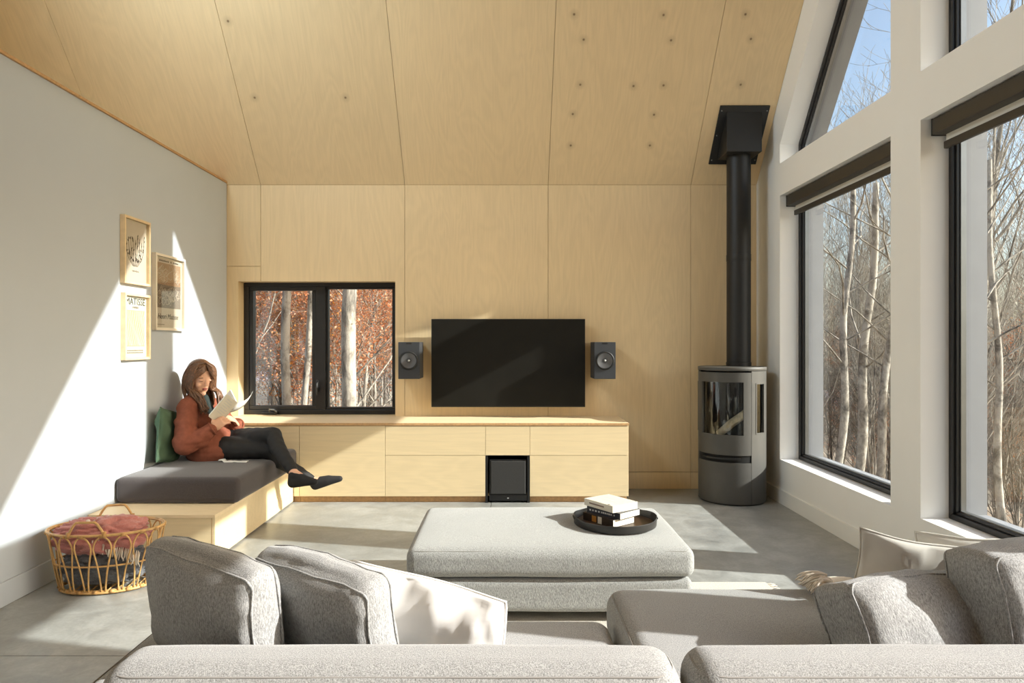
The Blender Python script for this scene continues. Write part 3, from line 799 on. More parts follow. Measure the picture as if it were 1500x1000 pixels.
tr = thing('round_tray', 'round dark metal tray on the ottoman holding books', 'tray', (.538, 3.345, tz))
G().lathe([(.0, .004), (.19, .004), (.19, .007), (0, .007)], 56).make('tray_floor', 'tray_in', tr, smooth='angle')
g = G(); n = 96; vs = []; fs = []
for i in range(n):
    a_ = 2*pi*i/n; hr = .036+.008*max(0, abs(cos(a_))-.8)/.2
    for r_, z_ in ((.188, .003), (.198, 0), (.2, .004), (.202, hr-.002), (.200, hr), (.198, hr-.002), (.195, .006)):
        vs.append((r_*cos(a_), r_*sin(a_), z_))
for i in range(n):
    for k in range(7):
        j = (i+1) % n; fs.append((i*7+k, j*7+k, j*7+(k+1) % 7, i*7+(k+1) % 7))
g.add(vs, fs).make('rim', 'tray', tr, smooth='angle')
for s_ in (-1, 1):
    G().box(s_*.203-.001, s_*.203+.001, -.03, .03, .026, .034).make('handle_slot', 'dark_in', tr)
def book(label, loc, rot, w, d, t, cov, deco=None):
    """spine along local x at -y side; pages show at the other sides"""
    b_ = thing('paperback_book', label, 'book', loc, (0, 0, rot), 'books stacked on the round tray')
    g = G().box(-w/2, w/2, -d/2, d/2, 0, .0015).box(-w/2, w/2, -d/2, d/2, t-.0015, t).box(-w/2, w/2, -d/2, -d/2+.002, .0015, t-.0015)
    cv = g.make('cover', cov, b_)
    G().box(-w/2+.001, w/2-.001, -d/2+.002, d/2-.002, .0016, t-.0016).make('page_block', 'paper', b_)
    if deco: deco(b_, cv, w, d, t)
    return b_
def deco1(b_, cv, w, d, t):
    g = G(); g.box(-w*.32, w*.2, -d/2-.0006, -d/2+.0005, t*.4, t*.62); g.make('spine_print', 'taupe', cv)
    g = G(); g.box(-.05, .06, -.02, -.006, t-.0003, t+.0005).box(-.06, .02, .02, .03, t-.0003, t+.0005); g.make('cover_print', 'ink_lt', cv)
    G().box(.062, .075, -d/2+.004, -d/2+.012, t-.0003, t+.0006).make('cover_mark', 'ink', cv)
def deco2(b_, cv, w, d, t):
    g = G(); rr = random.Random(5); x = -w*.42
    while x < w*.36:
        l = rr.uniform(.006, .012); g.box(x, x+l, -d/2-.0006, -d/2+.0005, t*.36, t*.62); x += l+rr.choice((.003, .003, .009))
    g.make('spine_print', 'ink_lt', cv)
def deco3(b_, cv, w, d, t):
    G().box(.0, .026, -d/2-.0007, -d/2+.0005, t*.04, t*.96).make('spine_label', 'cover_cream', cv)
    G().box(-.04, -.01, -d/2-.0006, -d/2+.0005, t*.1, t*.9).make('spine_patch', M['leaf2'], cv)
bz = tz+.0075
book('thick dark brown paperback at the bottom of the tray stack', (.508, 3.355, bz), R(-52), .20, .15, .036, 'cover_brown', deco3)
book('dark navy paperback in the middle of the tray stack', (.532, 3.362, bz+.0362), R(-49), .21, .15, .030, 'cover_navy', deco2)
b1 = book('cream paperback on top of the tray stack', (.522, 3.375, bz+.0664), R(-56), .206, .165, .033, 'cover_cream', deco1)

# ------------------------------------------------------------------ sofa
SZT, SEATA, SEATB = .52, .36, .40
sl = thing('sofa_section', 'light grey sofa section with low back, left of the sofa', 'sofa', (-.3, 1.85, 0), group='sofa sections')
def L(o, x0, x1, y0, y1, z0, z1): p = o.location; return (x0-p.x, x1-p.x, y0-p.y, y1-p.y, z0-p.z, z1-p.z)
softblock('base', 'sofa', sl, *L(sl, -1.09, .325, 1.46, 2.185, .055, .20), r=.02, seam=False, inner=8)
softblock('seat_pad', 'sofa', sl, *L(sl, -1.10, .333, 1.675, 2.20, .202, SEATA), r=.055, crown=.004, inner=12)
softblock('backrest', 'sofa', sl, *L(sl, -.905, .398, 1.485, 1.67, .205, SZT), r=.062, crown=.006, bulge=.004, inner=12)
sb = thing('chaise_section', 'light grey chaise section of the sofa, at right', 'sofa', (1.05, 1.9, 0), group='sofa sections')
softblock('base', 'sofa', sb, *L(sb, .352, 1.70, 1.46, 2.355, .055, .22), r=.02, seam=False, inner=8)
softblock('seat_pad', 'sofa', sb, *L(sb, .345, 1.705, 1.675, 2.375, .222, SEATB), r=.06, crown=.004, inner=12)
softblock('backrest', 'sofa', sb, *L(sb, .416, 1.93, 1.485, 1.67, .225, SZT), r=.062, crown=.006, bulge=.004, inner=12)
softblock('armrest', 'sofa', sb, *L(sb, 1.715, 1.92, 1.68, 2.37, .06, .50), r=.045, crown=.004, inner=8)
for t_, xs, ys in ((sl, (-1.0, .23), (1.55, 2.1)), (sb, (.45, 1.6), (1.55, 2.25))):
    for x in xs:
        for y in ys: box('foot', 'matte_black', t_, *L(t_, x-.04, x+.04, y-.04, y+.04, .013, .058), .002)

def boxcushion(label, tl, tr_, h_, t_, lean, mat='sofa', rest=None):
    """tl, tr_: rear top-left and rear top-right corners (seen from the camera)"""
    tl, tr_ = V(tl), V(tr_); u = (tr_-tl); w_ = u.length; u.normalize()
    n_r = V((u.y, -u.x, 0)).normalized()                 # rear normal, towards the camera
    z = V((0, 0, 1)); v = (z*cos(lean) + n_r*sin(lean)).normalized(); v = (v-u*v.dot(u)).normalized()
    nn = u.cross(v)                                       # towards the camera
    c = (tl+tr_)/2 - v*(h_/2) - nn*(t_/2)
    o = thing('back_cushion', label, 'cushion', c, group='loose grey back cushions')
    o.rotation_euler = axes_matrix(c, u, nn*-1, v).to_euler()
    # local axes: x = u, y = away from camera, z = v
    g = soft(w_/2, t_/2, h_/2, .03, .012, .0, 16, .0, seed=c.x*5, only_top=False)
    def puff(p):
        wx = max(0, 1-(p.x/(w_/2))**2); wz = max(0, 1-(p.z/(h_/2))**2)
        k = (wx*wz)**.5
        sx_ = 1-.05*(1-abs(p.z)/(h_/2)); sz_ = 1-.06*max(0, 1-(p.x/(w_/2))**2)*0
        q = V((p.x*sx_, p.y*(1+(.055/t_)*2*k), p.z+.010*max(0, 1-(p.x/(w_/2))**2)*(1 if p.z > 0 else -1)))
        return q + mnoise.noise_vector(p*9+V((c.x*7, 0, 0)))*.008 + V((0, 1, 0))*.007*mnoise.noise(p*22)
    g.xf(puff).make('upholstery', mat, o, smooth=True, merge=True)
    for s_ in (-1, 1):
        G().tube([puff(V((q[0], s_*(t_/2-.007), q[1]))) for q in rloop(w_/2-.007, h_/2-.007, .026, 0)], .0032, 6, closed=True).make('piping', mat, o, smooth=True)
    return o
boxcushion('dark-backed grey cushion at the far left of the sofa back', (-1.030, 1.945, .672), (-.622, 1.69, .650), .305, .075, R(8))
boxcushion('grey cushion leaning between left-end cushion and white pillow', (-.745, 1.985, .625), (-.345, 1.705, .618), .255, .08, R(14))
boxcushion('grey cushion on the chaise crossed by a curved shadow', (.895, 1.80, .612), (1.42, 1.985, .575), .25, .13, R(-26))
boxcushion('grey crumpled cushion at right edge of the photo', (1.255, 1.755, .690), (1.62, 1.87, .690), .29, .15, R(-10))
def scatter(label, tl, tr_, h_, t_, lean, mat, seed, pinch, grp):
    tl, tr_ = V(tl), V(tr_); u = (tr_-tl); w_ = u.length; u.normalize()
    n_r = V((u.y, -u.x, 0)).normalized(); z = V((0, 0, 1))
    v = (z*cos(lean)+n_r*sin(lean)).normalized(); v = (v-u*v.dot(u)).normalized(); nn = u.cross(v)
    c = (tl+tr_)/2 - v*(h_/2)
    o = thing('scatter_pillow', label, 'pillow', c, group=grp); o.rotation_euler = axes_matrix(c, u, v, nn).to_euler()
    pillow(w_, h_, t_, seed, pinch, wr=.014 if mat == 'cotton' else .012).make('pillow_cover', mat, o, smooth=True, merge=True)
    pillow_edge(w_, h_, pinch, .004, seed).make('edge_seam', mat, o, smooth=True)
    return o
scatter('soft white cotton pillow leaning on the grey sofa cushions', (-.450, 2.03, .592), (.005, 1.86, .535), .25, .13, R(-8), 'cotton', 4, -.04, 'scatter pillows')
scatter('beige linen pillow standing on the chaise near the window wall', (1.17, 2.25, .628), (1.52, 2.13, .585), .26, .10, R(12), 'beige', 9, .08, 'scatter pillows')
scatter('beige linen pillow behind the right-edge cushion, below the window sill', (1.38, 2.30, .60), (1.70, 2.12, .62), .22, .09, R(14), 'beige', 2, .05, 'scatter pillows')
# fringed throw on the chaise
th = thing('fringed_throw', 'cream fringed throw blanket lying on the chaise behind the cushion', 'throw', (1.115, 2.265, SEATB+.006))
g = G(); n = 20; vs = []; fs = []
for i in range(n+1):
    for j in range(n+1):
        x = -.05+.34*i/n; y = -.12+.22*j/n
        vs.append((x, y, .012+.03*(1-((j-n/2)/(n/2))**2)+.016*mnoise.noise(V((x*14, y*22, 0)))))
for i in range(n):
    for j in range(n): fs.append((i*(n+1)+j, (i+1)*(n+1)+j, (i+1)*(n+1)+j+1, i*(n+1)+j+1))
o = g.add(vs, fs).make('blanket', 'tassel', th, smooth=True); sol = o.modifiers.new('thickness', 'SOLIDIFY'); sol.thickness = .008
g = G(); rnd = random.Random(8)
for i in range(60):
    y = rnd.uniform(-.12, .10); z = .016+.03*(1-((y+.01)/.11)**2)+rnd.uniform(-.008, .02)
    p = V((-.045, y, z)); pts = [p]
    d = V((-1, rnd.uniform(-.5, .5), rnd.uniform(-.1, .5)))
    for k in range(4):
        d.z -= .3; d.y += rnd.uniform(-.25, .25); p = p+d.normalized()*.018; p.z = max(.006, p.z); pts.append(V(p))
    g.tube(pts, [.0035, .004, .0038, .0035, .002], 5)
fo = g.make('fringe', 'tassel', th, smooth=True); fo['kind'] = 'stuff'

# ------------------------------------------------------------------ rattan basket with blankets
bk = thing('rattan_basket', 'oval honey rattan basket on the floor by the left wall', 'basket', (-2.035, 3.49, 0), (0, 0, R(9)))
ra, rb_, ba, bb_, HZB = .272, .185, .215, .14, .305
def ep(a_, t_):                                # point on the flared basket wall, t_ 0..1 up
    k = t_**.9; return V(((ba+(ra-ba)*k)*cos(a_), (bb_+(rb_-bb_)*k)*sin(a_), .012+(HZB-.012)*t_))
def eloop(t_, n=72, off=1.0, dz=0): return [V((p.x*off, p.y*off, p.z+dz)) for p in (ep(2*pi*i/n, t_) for i in range(n))]
rim = G().tube(eloop(1.0), .0062, 8, closed=True).make('rim', 'rattan', bk, smooth=True)
G().tube(eloop(1.0, off=.972, dz=-.004), .0048, 7, closed=True).make('rim_cane', 'rattan', rim, smooth=True)
G().tube(eloop(0.0), .007, 8, closed=True).make('base_ring', 'rattan', bk, smooth=True)
G().tube(eloop(.03, off=.97), .005, 8, closed=True).make('base_ring', 'rattan', bk, smooth=True)
G().tube(eloop(.46, off=.985), .0045, 7, closed=True).make('middle_ring', 'rattan', bk, smooth=True)
NL = 18; de = 2*pi/NL
for k in range(NL):
    a0 = de*k; prof = []
    for q in range(25):
        s_ = q/24; ang = pi*s_
        if s_ < .32: t_ = s_/.32*.74; w_ = -.12-.33*(t_/.74)**1.6
        elif s_ > .68: t_ = (1-s_)/.32*.74; w_ = .12+.33*(t_/.74)**1.6
        else:
            b_ = (s_-.32)/.36*pi; t_ = .74+.235*sin(b_); w_ = -.45*cos(b_)
        prof.append(ep(a0+w_*de, max(.0, t_)))
    G().tube(prof, .0042, 6).make('cane_loop', 'rattan', bk, smooth=True)
    g = G(); p = ep(a0, .985); tn = V((-sin(a0), cos(a0), 0))
    g.tube([p-tn*.012, p+tn*.012], .0092, 7).make('binding', 'rattan_wrap', bk, smooth=True)
    p = ep(a0+de/2, .015); tn = V((-sin(a0+de/2), cos(a0+de/2), 0))
    G().tube([p-tn*.009, p+tn*.009], .0095, 7).make('binding', 'rattan_wrap', bk, smooth=True)
for sg in (1, -1):
    ac = sg*pi/2+.1*sg; pts = []
    for q in range(17):
        s_ = q/16; a_ = ac+(s_-.5)*.62*1.0; p = ep(a_, 1.0)
        hgt = .066*min(1, (sin(pi*s_)*1.5))**.8
        pts.append(V((p.x, p.y, p.z+hgt)))
    hd = G().tube(pts, .0062, 8, caps='round').make('handle', 'rattan', bk, smooth=True)
    for e in (0, -1): G().tube([pts[e]+V((0, 0, -.01)), pts[e]+V((0, 0, .018))], .0105, 7).make('binding', 'rattan_wrap', hd, smooth=True)
g = G()
for i in range(9):
    x = -.16+.04*i; y = bb_*sqrt(max(0, 1-(x/ba)**2)); g.tube([(x, -y, .009), (x, y, .009)], .004, 5)
g.make('bottom_cane', 'rattan', bk)
def heap(name, mat, label, zlo, zhi, rx, ry, ox, oy, seed, amp, grp):
    g = G().ell((0, 0, 0), 1, 1, 1, nu=72, nv=40)
    def fn(p):
        q = p.normalized(); e = 3.0
        s_ = (abs(q.x)**e+abs(q.y)**e+abs(q.z)**2.4)**(-1/2.6)
        n1 = mnoise.noise(V((q.x*2.6+seed, q.y*2.6+q.z*2, q.z*1.6))); n2 = mnoise.noise(V((q.x*5+2*seed, q.y*5+q.z*3, q.z*2.4)))
        k = 1 - amp*.62*max(0, 1-abs(n1)*4.5) - amp*.38*max(0, 1-abs(n2)*4) + amp*.25*n1
        c = V((q.x*s_*rx*min(k, 1.03), q.y*s_*ry*min(k, 1.03), q.z*s_*(zhi-zlo)/2*(k if q.z > 0 else 1)))
        return c + V((ox, oy, (zlo+zhi)/2))
    g.xf(fn); o = thing(name, label, 'blanket', bk.location, (0, 0, R(9)), grp)
    g.make('folds', mat, o, smooth=True, merge=True); return o
gb = heap('grey_blanket', 'greywool', 'slate grey knitted blanket bunched in the bottom of the rattan basket', .024, .215, .205, .135, 0, 0, 3.3, .30, None)
pk = heap('pink_throw', 'pink', 'dusty pink woven throw on top inside the rattan basket', .175, .355, .222, .148, -.02, 0, 8.1, .34, None)
g = G(); rnd = random.Random(2)
for i in range(26):
    x = -.02+.0085*i; y = -.128+.012*abs(sin(i)); z = .262-.0055*i+.05*(i/25)
    pts = [V((x, y+.02, z+.02)), V((x+.002, y, z)), V((x+rnd.uniform(-.006, .006), y-.004, z-.022)), V((x+rnd.uniform(-.01, .01), y-.003, z-.045))]
    g.tube(pts, [.0025, .004, .0042, .002], 5)
fr = g.make('tassels', 'tassel', pk, smooth=True); fr['kind'] = 'stuff'
g = G()
for i in range(9):
    p = V((-.09+.012*i, -.04+.011*i, .335+.008*sin(i*2))); g.ell(p, .011, .009, .008, nu=8, nv=6)
g.make('cream_knots', 'tassel', pk, smooth=True)

# ------------------------------------------------------------------ the reading woman
def remesh(name, g, mat, parent, voxel, smooth=4, disp=None):
    o = g.make(name+'_src', mat)
    m = o.modifiers.new('r', 'REMESH'); m.mode = 'VOXEL'; m.voxel_size = voxel
    s_ = o.modifiers.new('s', 'SMOOTH'); s_.iterations = smooth; s_.factor = .5
    dg = bpy.context.evaluated_depsgraph_get(); dg.update()
    me = bpy.data.meshes.new_from_object(o.evaluated_get(dg)); old = o.data
    bpy.data.objects.remove(o); bpy.data.meshes.remove(old); me.name = name
    if disp:
        for v_ in me.vertices: v_.co = disp(v_.co.copy(), v_.normal.copy())
    me.polygons.foreach_set('use_smooth', [True]*len(me.polygons))
    me.materials.clear(); me.materials.append(M[mat])
    q = bpy.data.objects.new(name, me); col.objects.link(q); q.parent = parent
    return q
OW = V((-2.08, 4.86, SEAT))
wm = thing('person', 'woman in rust cardigan and black leggings reading on the bench, legs crossed', 'person', OW)
def W(x, y, z): return V((x, y, z))-OW
P, CH, NB = W(-2.10, 4.86, .525), W(-2.195, 4.86, .735), W(-2.185, 4.86, .865)
HC = W(-2.168, 4.85, 1.005)
F = V((.74, -.60, -.30)).normalized(); S = V((0, 0, 1)).cross(F).normalized(); U = F.cross(S)
Rs, Re, Rw = W(-2.19, 4.71, .80), W(-2.15, 4.615, .565), W(-2.005, 4.665, .655)
Ls, Le, Lw = W(-2.17, 5.01, .80), W(-2.02, 5.06, .58), W(-1.925, 4.905, .655)
Rh, Rk, Ra = W(-2.06, 4.775, .515), W(-1.665, 4.80, .487), W(-1.385, 4.925, .245)
Lh, Lk, La = W(-2.06, 4.945, .525), W(-1.625, 4.79, .595), W(-1.405, 4.54, .375)
def limb(g, pts, rad, sides=14, n=6):
    """smoothly interpolated tapered limb"""
    P_, r_ = [], []
    for i in range(len(pts)-1):
        for k in range(n):
            t_ = k/n; P_.append(pts[i].lerp(pts[i+1], t_)); r_.append(rad[i]+(rad[i+1]-rad[i])*t_)
    P_.append(pts[-1]); r_.append(rad[-1]); g.tube(P_, r_, sides, caps='round')
body = G()
side = (0, 1, 0)
body.tube([P-V((.0, 0, .02)), P, P.lerp(CH, .5), CH, CH.lerp(NB, .55)], [(.15, .10), (.155, .105), (.12, .09), (.145, .095), (.10, .07)], 20, side=side, caps='round')
limb(body, [NB-V((.01, 0, .03)), HC-U*.05-F*.015], [.052, .046])
for s0, e0, w0 in ((Rs, Re, Rw), (Ls, Le, Lw)):
    limb(body, [s0, s0.lerp(e0, .5), e0], [.048, .043, .036]); limb(body, [e0, e0.lerp(w0, .35), w0], [.037, .036, .024])
for h0, k0, a0 in ((Rh, Rk, Ra), (Lh, Lk, La)):
    limb(body, [h0, h0.lerp(k0, .4), k0], [.082, .074, .052]); limb(body, [k0, k0.lerp(a0, .3)+V((-.012, 0, -.01)), a0], [.05, .05, .031])
def foot(g, a0, toe, heel, k=1.0):
    limb(g, [a0, heel], [.030*k, .030*k]); limb(g, [heel, heel.lerp(toe, .5)+V((0, 0, .010)), toe], [.030*k, .032*k, .019*k]); limb(g, [a0, heel.lerp(toe, .55)+V((0, 0, .012))], [.031*k, .03*k])
Rheel, Rtoe = W(-1.372, 4.935, .215), W(-1.195, 4.93, .262)
Lheel, Ltoe = W(-1.405, 4.515, .318), W(-1.245, 4.46, .335)
foot(body, Ra, Rtoe, Rheel); foot(body, La, Ltoe, Lheel)
ax = (F, S, U)
body.ell(HC, .096, .076, .108, ax, 24, 16)
body.ell(HC+F*.030-U*.055, .060, .056, .066, ax, 18, 12)
body.ell(HC+F*.068-U*.104, .022, .024, .018, ax)
limb(body, [HC+F*.090+U*.012, HC+F*.108-U*.026], [.007, .0105], 10, 4)
for s_ in (-1, 1):
    body.ell(HC+F*.104-U*.032+S*s_*.009, .007, .006, .005, ax, 10, 8)
    body.ell(HC+F*.064-U*.038+S*s_*.036, .024, .022, .022, ax, 12, 8)
    body.ell(HC+F*.078+U*.020+S*s_*.028, .012, .024, .007, ax, 12, 8)
    body.ell(HC-F*.008-U*.012+S*s_*.076, .018, .008, .028, ax, 10, 8)
def hand(g, w0, palm_dir, across, curl, thumb_side):
    pd = palm_dir.normalized(); ac = (across-pd*across.dot(pd)).normalized(); cu = curl.normalized()
    pc = w0+pd*.045
    g.tube([w0, w0+pd*.02, pc, w0+pd*.078], [(.024, .018), (.033, .016), (.038, .014), (.036, .012)], 12, side=tuple(ac), caps='round')
    for i, (o_, l_) in enumerate(((-.027, .062), (-.009, .072), (.009, .067), (.026, .052))):
        b0 = w0+pd*.078+ac*o_; b1 = b0+(pd*.8+cu*.5).normalized()*l_*.42; b2 = b1+(pd*.3+cu*.95).normalized()*l_*.33; b3 = b2+(cu*.9-pd*.3).normalized()*l_*.26
        limb(g, [b0, b1, b2, b3], [.0082, .0078, .007, .006], 8, 3)
    b0 = w0+pd*.028+ac*(-.030*thumb_side); b1 = b0+(pd*.6-ac*.75*thumb_side+cu*.35).normalized()*.034; b2 = b1+(pd*.8+cu*.55).normalized()*.030
    limb(g, [b0, b1, b2], [.0105, .0092, .0072], 8, 3)
hand(body, Rw, V((.72, .22, .60)), V((-.5, -.1, .8)), V((.1, .85, -.2)), -1)
hand(body, Lw, V((-.05, -.75, .55)), V((-.7, .2, .7)), V((-.75, -.2, -.2)), -1)
bd = remesh('body', body, 'skin', wm, .0036, 2)
# leggings, socks
lg = G()
lg.tube([P-V((.03, 0, .03)), P+V((0, 0, .0)), P.lerp(CH, .25)], [(.158, .108), (.162, .112), (.14, .1)], 20, side=side, caps='round')
for h0, k0, a0 in ((Rh, Rk, Ra), (Lh, Lk, La)):
    limb(lg, [h0, h0.lerp(k0, .4), k0], [.088, .080, .058]); limb(lg, [k0, k0.lerp(a0, .3)+V((-.012, 0, -.01)), k0.lerp(a0, .92)], [.056, .055, .038])
def wrinkle(p, n_): return p+n_*(.004*mnoise.noise(p*26))
remesh('leggings', lg, 'legging', wm, .008, 5, wrinkle)
for a0, k0, toe, heel in ((Ra, Rk, Rtoe, Rheel), (La, Lk, Ltoe, Lheel)):
    g = G(); foot(g, a0+(heel-a0)*.25, toe, heel, 1.16); remesh('sock', g, 'sock', wm, .006, 3)
sh = G(); sh.tube([P.lerp(CH, .4)+V((.05, 0, .0)), CH+V((.045, 0, 0)), CH.lerp(NB, .8)+V((.028, 0, 0))], [(.11, .075), (.115, .075), (.062, .05)], 18, side=side, caps='round')
remesh('shirt', sh, 'shirt', wm, .008, 4)
# cardigan: body, flared hem, sleeves
cg = G()
cg.tube([P+V((.02, 0, -.055)), P+V((.01, 0, .01)), P.lerp(CH, .5)+V((-.005, 0, 0)), CH+V((-.02, 0, .0)), CH.lerp(NB, .5)+V((-.025, 0, 0)), CH.lerp(NB, .8)+V((-.03, 0, 0))],
        [(.20, .165), (.205, .16), (.175, .13), (.175, .115), (.145, .085), (.085, .06)], 28, side=side, caps='round')
for s0, e0, w0, sg in ((Rs, Re, Rw, -1), (Ls, Le, Lw, 1)):
    limb(cg, [s0+V((-.005, 0, -.005)), s0.lerp(e0, .5)+V((-.005, sg*.012, 0)), e0+V((-.012, sg*.01, -.014))], [.066, .074, .072])
    limb(cg, [e0+V((-.012, sg*.01, -.014)), e0.lerp(w0, .45)+V((0, 0, -.016)), e0.lerp(w0, .93)], [.072, .066, .046])
    limb(cg, [s0, NB+V((-.02, sg*.06, -.025))], [.058, .045])
def cwr(p, n_):
    q = V((p.x*10, p.y*10, p.z*20)); return p+n_*(.010*mnoise.noise(q)+.012*(abs(mnoise.noise(V((p.x*7, p.y*5, p.z*16))))-.25))
cg.ell(P+V((.07, -.03, -.03)), .135, .17, .085)
card = remesh('cardigan', cg, 'rust', wm, .008, 5, cwr)
# open front edge of the cardigan
for sg in (-1, 1):
    pts = [NB+V((-.035, sg*.06, .01)), NB+V((.03, sg*.075, -.05)), CH+V((.095, sg*.065, .0)), P.lerp(CH, .5)+V((.125, sg*.055, 0)), P+V((.150, sg*.06, .045))]
    g = G(); limb(g, pts, [.010, .012, .012, .011, .008], 8, 4); g.make('lapel', 'rust', card, smooth=True)
for w0, e0 in ((Rw, Re), (Lw, Le)):
    d_ = (w0-e0).normalized(); c0 = e0.lerp(w0, .93)+d_*.018; a_ = d_.orthogonal().normalized(); b_ = d_.cross(a_)
    G().tube([c0+a_*.043*cos(2*pi*i/20)+b_*.043*sin(2*pi*i/20) for i in range(20)], .007, 6, closed=True).make('cuff', 'rust', card, smooth=True)
# hair
hg = G(); rnd = random.Random(11)
hg.ell(HC-F*.012+U*.030, .095, .088, .094, ax, 26, 18).ell(HC-F*.035-U*.01, .085, .086, .10, ax, 24, 16)
for i in range(190):
    a_ = rnd.uniform(-pi, pi)
    aa = abs(a_)
    front = -.98 < a_ < .50
    if front: a_ = rnd.uniform(-1.15, -.9) if rnd.random() < .6 else rnd.uniform(.5, .7); aa = abs(a_)
    d = F*cos(a_)+S*sin(a_)
    part = HC+U*(.112)+F*.040*rnd.uniform(-1, 1.2)+S*.004*(1 if a_ > 0 else -1)
    p1 = HC+d*.070+U*.085+F*.015; p2 = HC+d*rnd.uniform(.092, .099)+U*.02+F*.004
    p3 = HC+d*rnd.uniform(.092, .104)-U*.065
    fw = max(0, 1-aa/1.75)
    down = rnd.uniform(.19, .27) if aa < 1.9 else rnd.uniform(.12, .19)
    out = V((d.x, d.y, 0))
    p4 = HC+out*(.095+.02*fw)+V((.012*fw, 0, -down*.62)); p5 = HC+out*(.085+.02*fw)+V((.05*fw, -.01*fw, -down))
    if aa > 1.9: p4 = HC+out*.085+V((.01, 0, -down*.65)); p5 = HC+out*.075+V((.01, 0, -down))
    if front:
        q_ = rnd.random(); part = HC+F*(.060+.022*q_)+U*(.106-.030*q_)+S*.006*(1 if a_ > 0 else -1)
        p1 = HC+F*(.045+.022*q_)+d*.045+U*(.080-.022*q_); p2 = HC+d*.094+F*.012+U*(.034-.03*q_)
    j_ = lambda k: rnd.uniform(-k, k)
    if -1.75 < a_ <= -.98:
        p4 = HC+V((.030+j_(.028), -.112+j_(.014), -.125)); p5 = HC+V((.085+j_(.03), -.118+j_(.02), -.235+j_(.025)))
    elif .5 <= a_ < 1.5:
        p4 = HC+V((.110+j_(.015), .035+j_(.02), -.115)); p5 = HC+V((.155+j_(.02), .02+j_(.03), -.215+j_(.02)))
    key = [part, p1, p2, p3, p4, p5]; pts = []
    ph = rnd.uniform(0, 6); am = rnd.uniform(.003, .009)
    for k in range(5):
        for q in range(4):
            t_ = q/4
            c0, c1 = key[max(0, k-1)], key[k]; c2, c3 = key[k+1], key[min(5, k+2)]
            pt = .5*((2*c1)+(c2-c0)*t_+(2*c0-5*c1+4*c2-c3)*t_*t_+(3*c1-c0-3*c2+c3)*t_**3)
            pt = pt+S*am*sin(ph+(k+t_)*2.6)*min(1, (k+t_)/3)+d*am*.5*cos(ph+(k+t_)*2.2)*min(1, k/3)
            pts.append(pt)
    pts.append(key[-1]); n_ = len(pts)
    hg.tube(pts, [max(.0015, .0095*(sin(pi*(.12+.80*q/n_)))**.8) for q in range(n_)], 5, caps=True)
hg.make('hair', 'hair', wm, smooth=True)
# small features of the face
for s_ in (-1, 1):
    e = HC+F*.083-U*.0+S*s_*.031
    ey = G().ell(e, .010, .0155, .0075, ax, 12, 8).make('eyelid', 'skin', wm, smooth=True)
    G().tube([e+F*.009+S*q*.0145*1.0-U*(.0050-.0022*abs(q)) - F*.004*abs(q) for q in (-1, -.5, 0, .5, 1)], .0017, 5).make('eyelash', 'hair', ey)
    G().tube([HC+F*(.0895-.006*abs(q))+U*(.021-.004*abs(q))+S*(s_*.030+q*.018) for q in (-1, -.5, 0, .5, 1)], [.0014, .0026, .0028, .0024, .0012], 5).make('eyebrow', 'hair', wm)
G().ell(HC+F*.090-U*.060, .008, .020, .0042, ax, 14, 8).ell(HC+F*.089-U*.068, .008, .016, .0048, ax, 14, 8).make('lips', 'lip', wm, smooth=True)

# open book in her hands
bA, bB, bC = V((-2.005, 4.615, .745)), V((-1.885, 4.63, .897)), V((-1.865, 4.76, .825))
bD = bA+bC-bB; bB2 = V((-1.975, 4.92, .905)); bA2 = bB2+(bA-bB)
bo = thing('open_book', 'open pale paperback held up in both hands by the woman', 'book', (bC+bD)/2)
OB = (bC+bD)/2
def sheet(g, a_, b_, c_, d_, t_, off=0):
    n_ = (b_-a_).cross(d_-a_).normalized(); q = [a_, b_, c_, d_]
    vs = [p-OB+n_*off for p in q]+[p-OB+n_*(off+t_) for p in q]
    g.add(vs, [(3,2,1,0),(4,5,6,7),(0,1,5,4),(1,2,6,5),(2,3,7,6),(3,0,4,7)])
nrm1 = (bB-bA).cross(bD-bA).normalized(); inner = V((-1, .3, .6))
s1 = 1 if nrm1.dot(inner) > 0 else -1
cvm = G(); sheet(cvm, bA, bB, bC, bD, .002*s1); c1 = cvm.make('cover', 'cover_cream', bo)
e1, e2 = (bB-bA)*.03, (bC-bB)*.03
g = G(); sheet(g, bA+e1+e2, bB-e1+e2, bC-e1, bD+e1, .009*s1, .002*s1); g.make('page_block', 'paperw', bo)
n2 = (bB2-bA2).cross(bD-bA2).normalized(); s2 = 1 if n2.dot(V((-1, -.3, .6))) > 0 else -1
g = G(); sheet(g, bA2, bB2, bC, bD, .002*s2); g.make('cover', M['ink_lt'], bo)
g = G(); sheet(g, bA2.lerp(bD, .04), bB2.lerp(bC, .04), bC, bD, .008*s2, .002*s2); g.make('page_block', 'paperw', bo)
g = G(); vs = []; fs = []; tip = V((-1.795, 4.86, .90))
for i in range(9):
    t_ = i/8
    for (p, q) in ((bC, tip), (bC.lerp(bD, .45), tip+V((-.03, .0, -.06)))):
        m_ = p.lerp(q, .5)+V((.025, 0, -.03)); vs.append(((1-t_)**2*p+2*t_*(1-t_)*m_+t_*t_*q)-OB)
for i in range(8): fs.append((i*2, i*2+1, i*2+3, i*2+2))
o = g.add(vs, fs).make('curled_page', 'paperw', bo, smooth=True); sol = o.modifiers.new('thickness', 'SOLIDIFY'); sol.thickness = .0012
ub = (bC-bB).normalized(); vb = (bB-bA).normalized(); nb = ub.cross(vb)
g = G()
for r_ in range(7):
    q0 = bA.lerp(bB, .86-.09*r_); p0 = q0+(bC-bB)*.22; p1 = q0+(bC-bB)*(.78 if r_ % 3 else .66)
    off = -nrm1*s1*.0006; hgt = vb*.0028
    g.add([p0-OB+off, p1-OB+off, p1-OB+off+hgt, p0-OB+off+hgt], [(0, 1, 2, 3)])
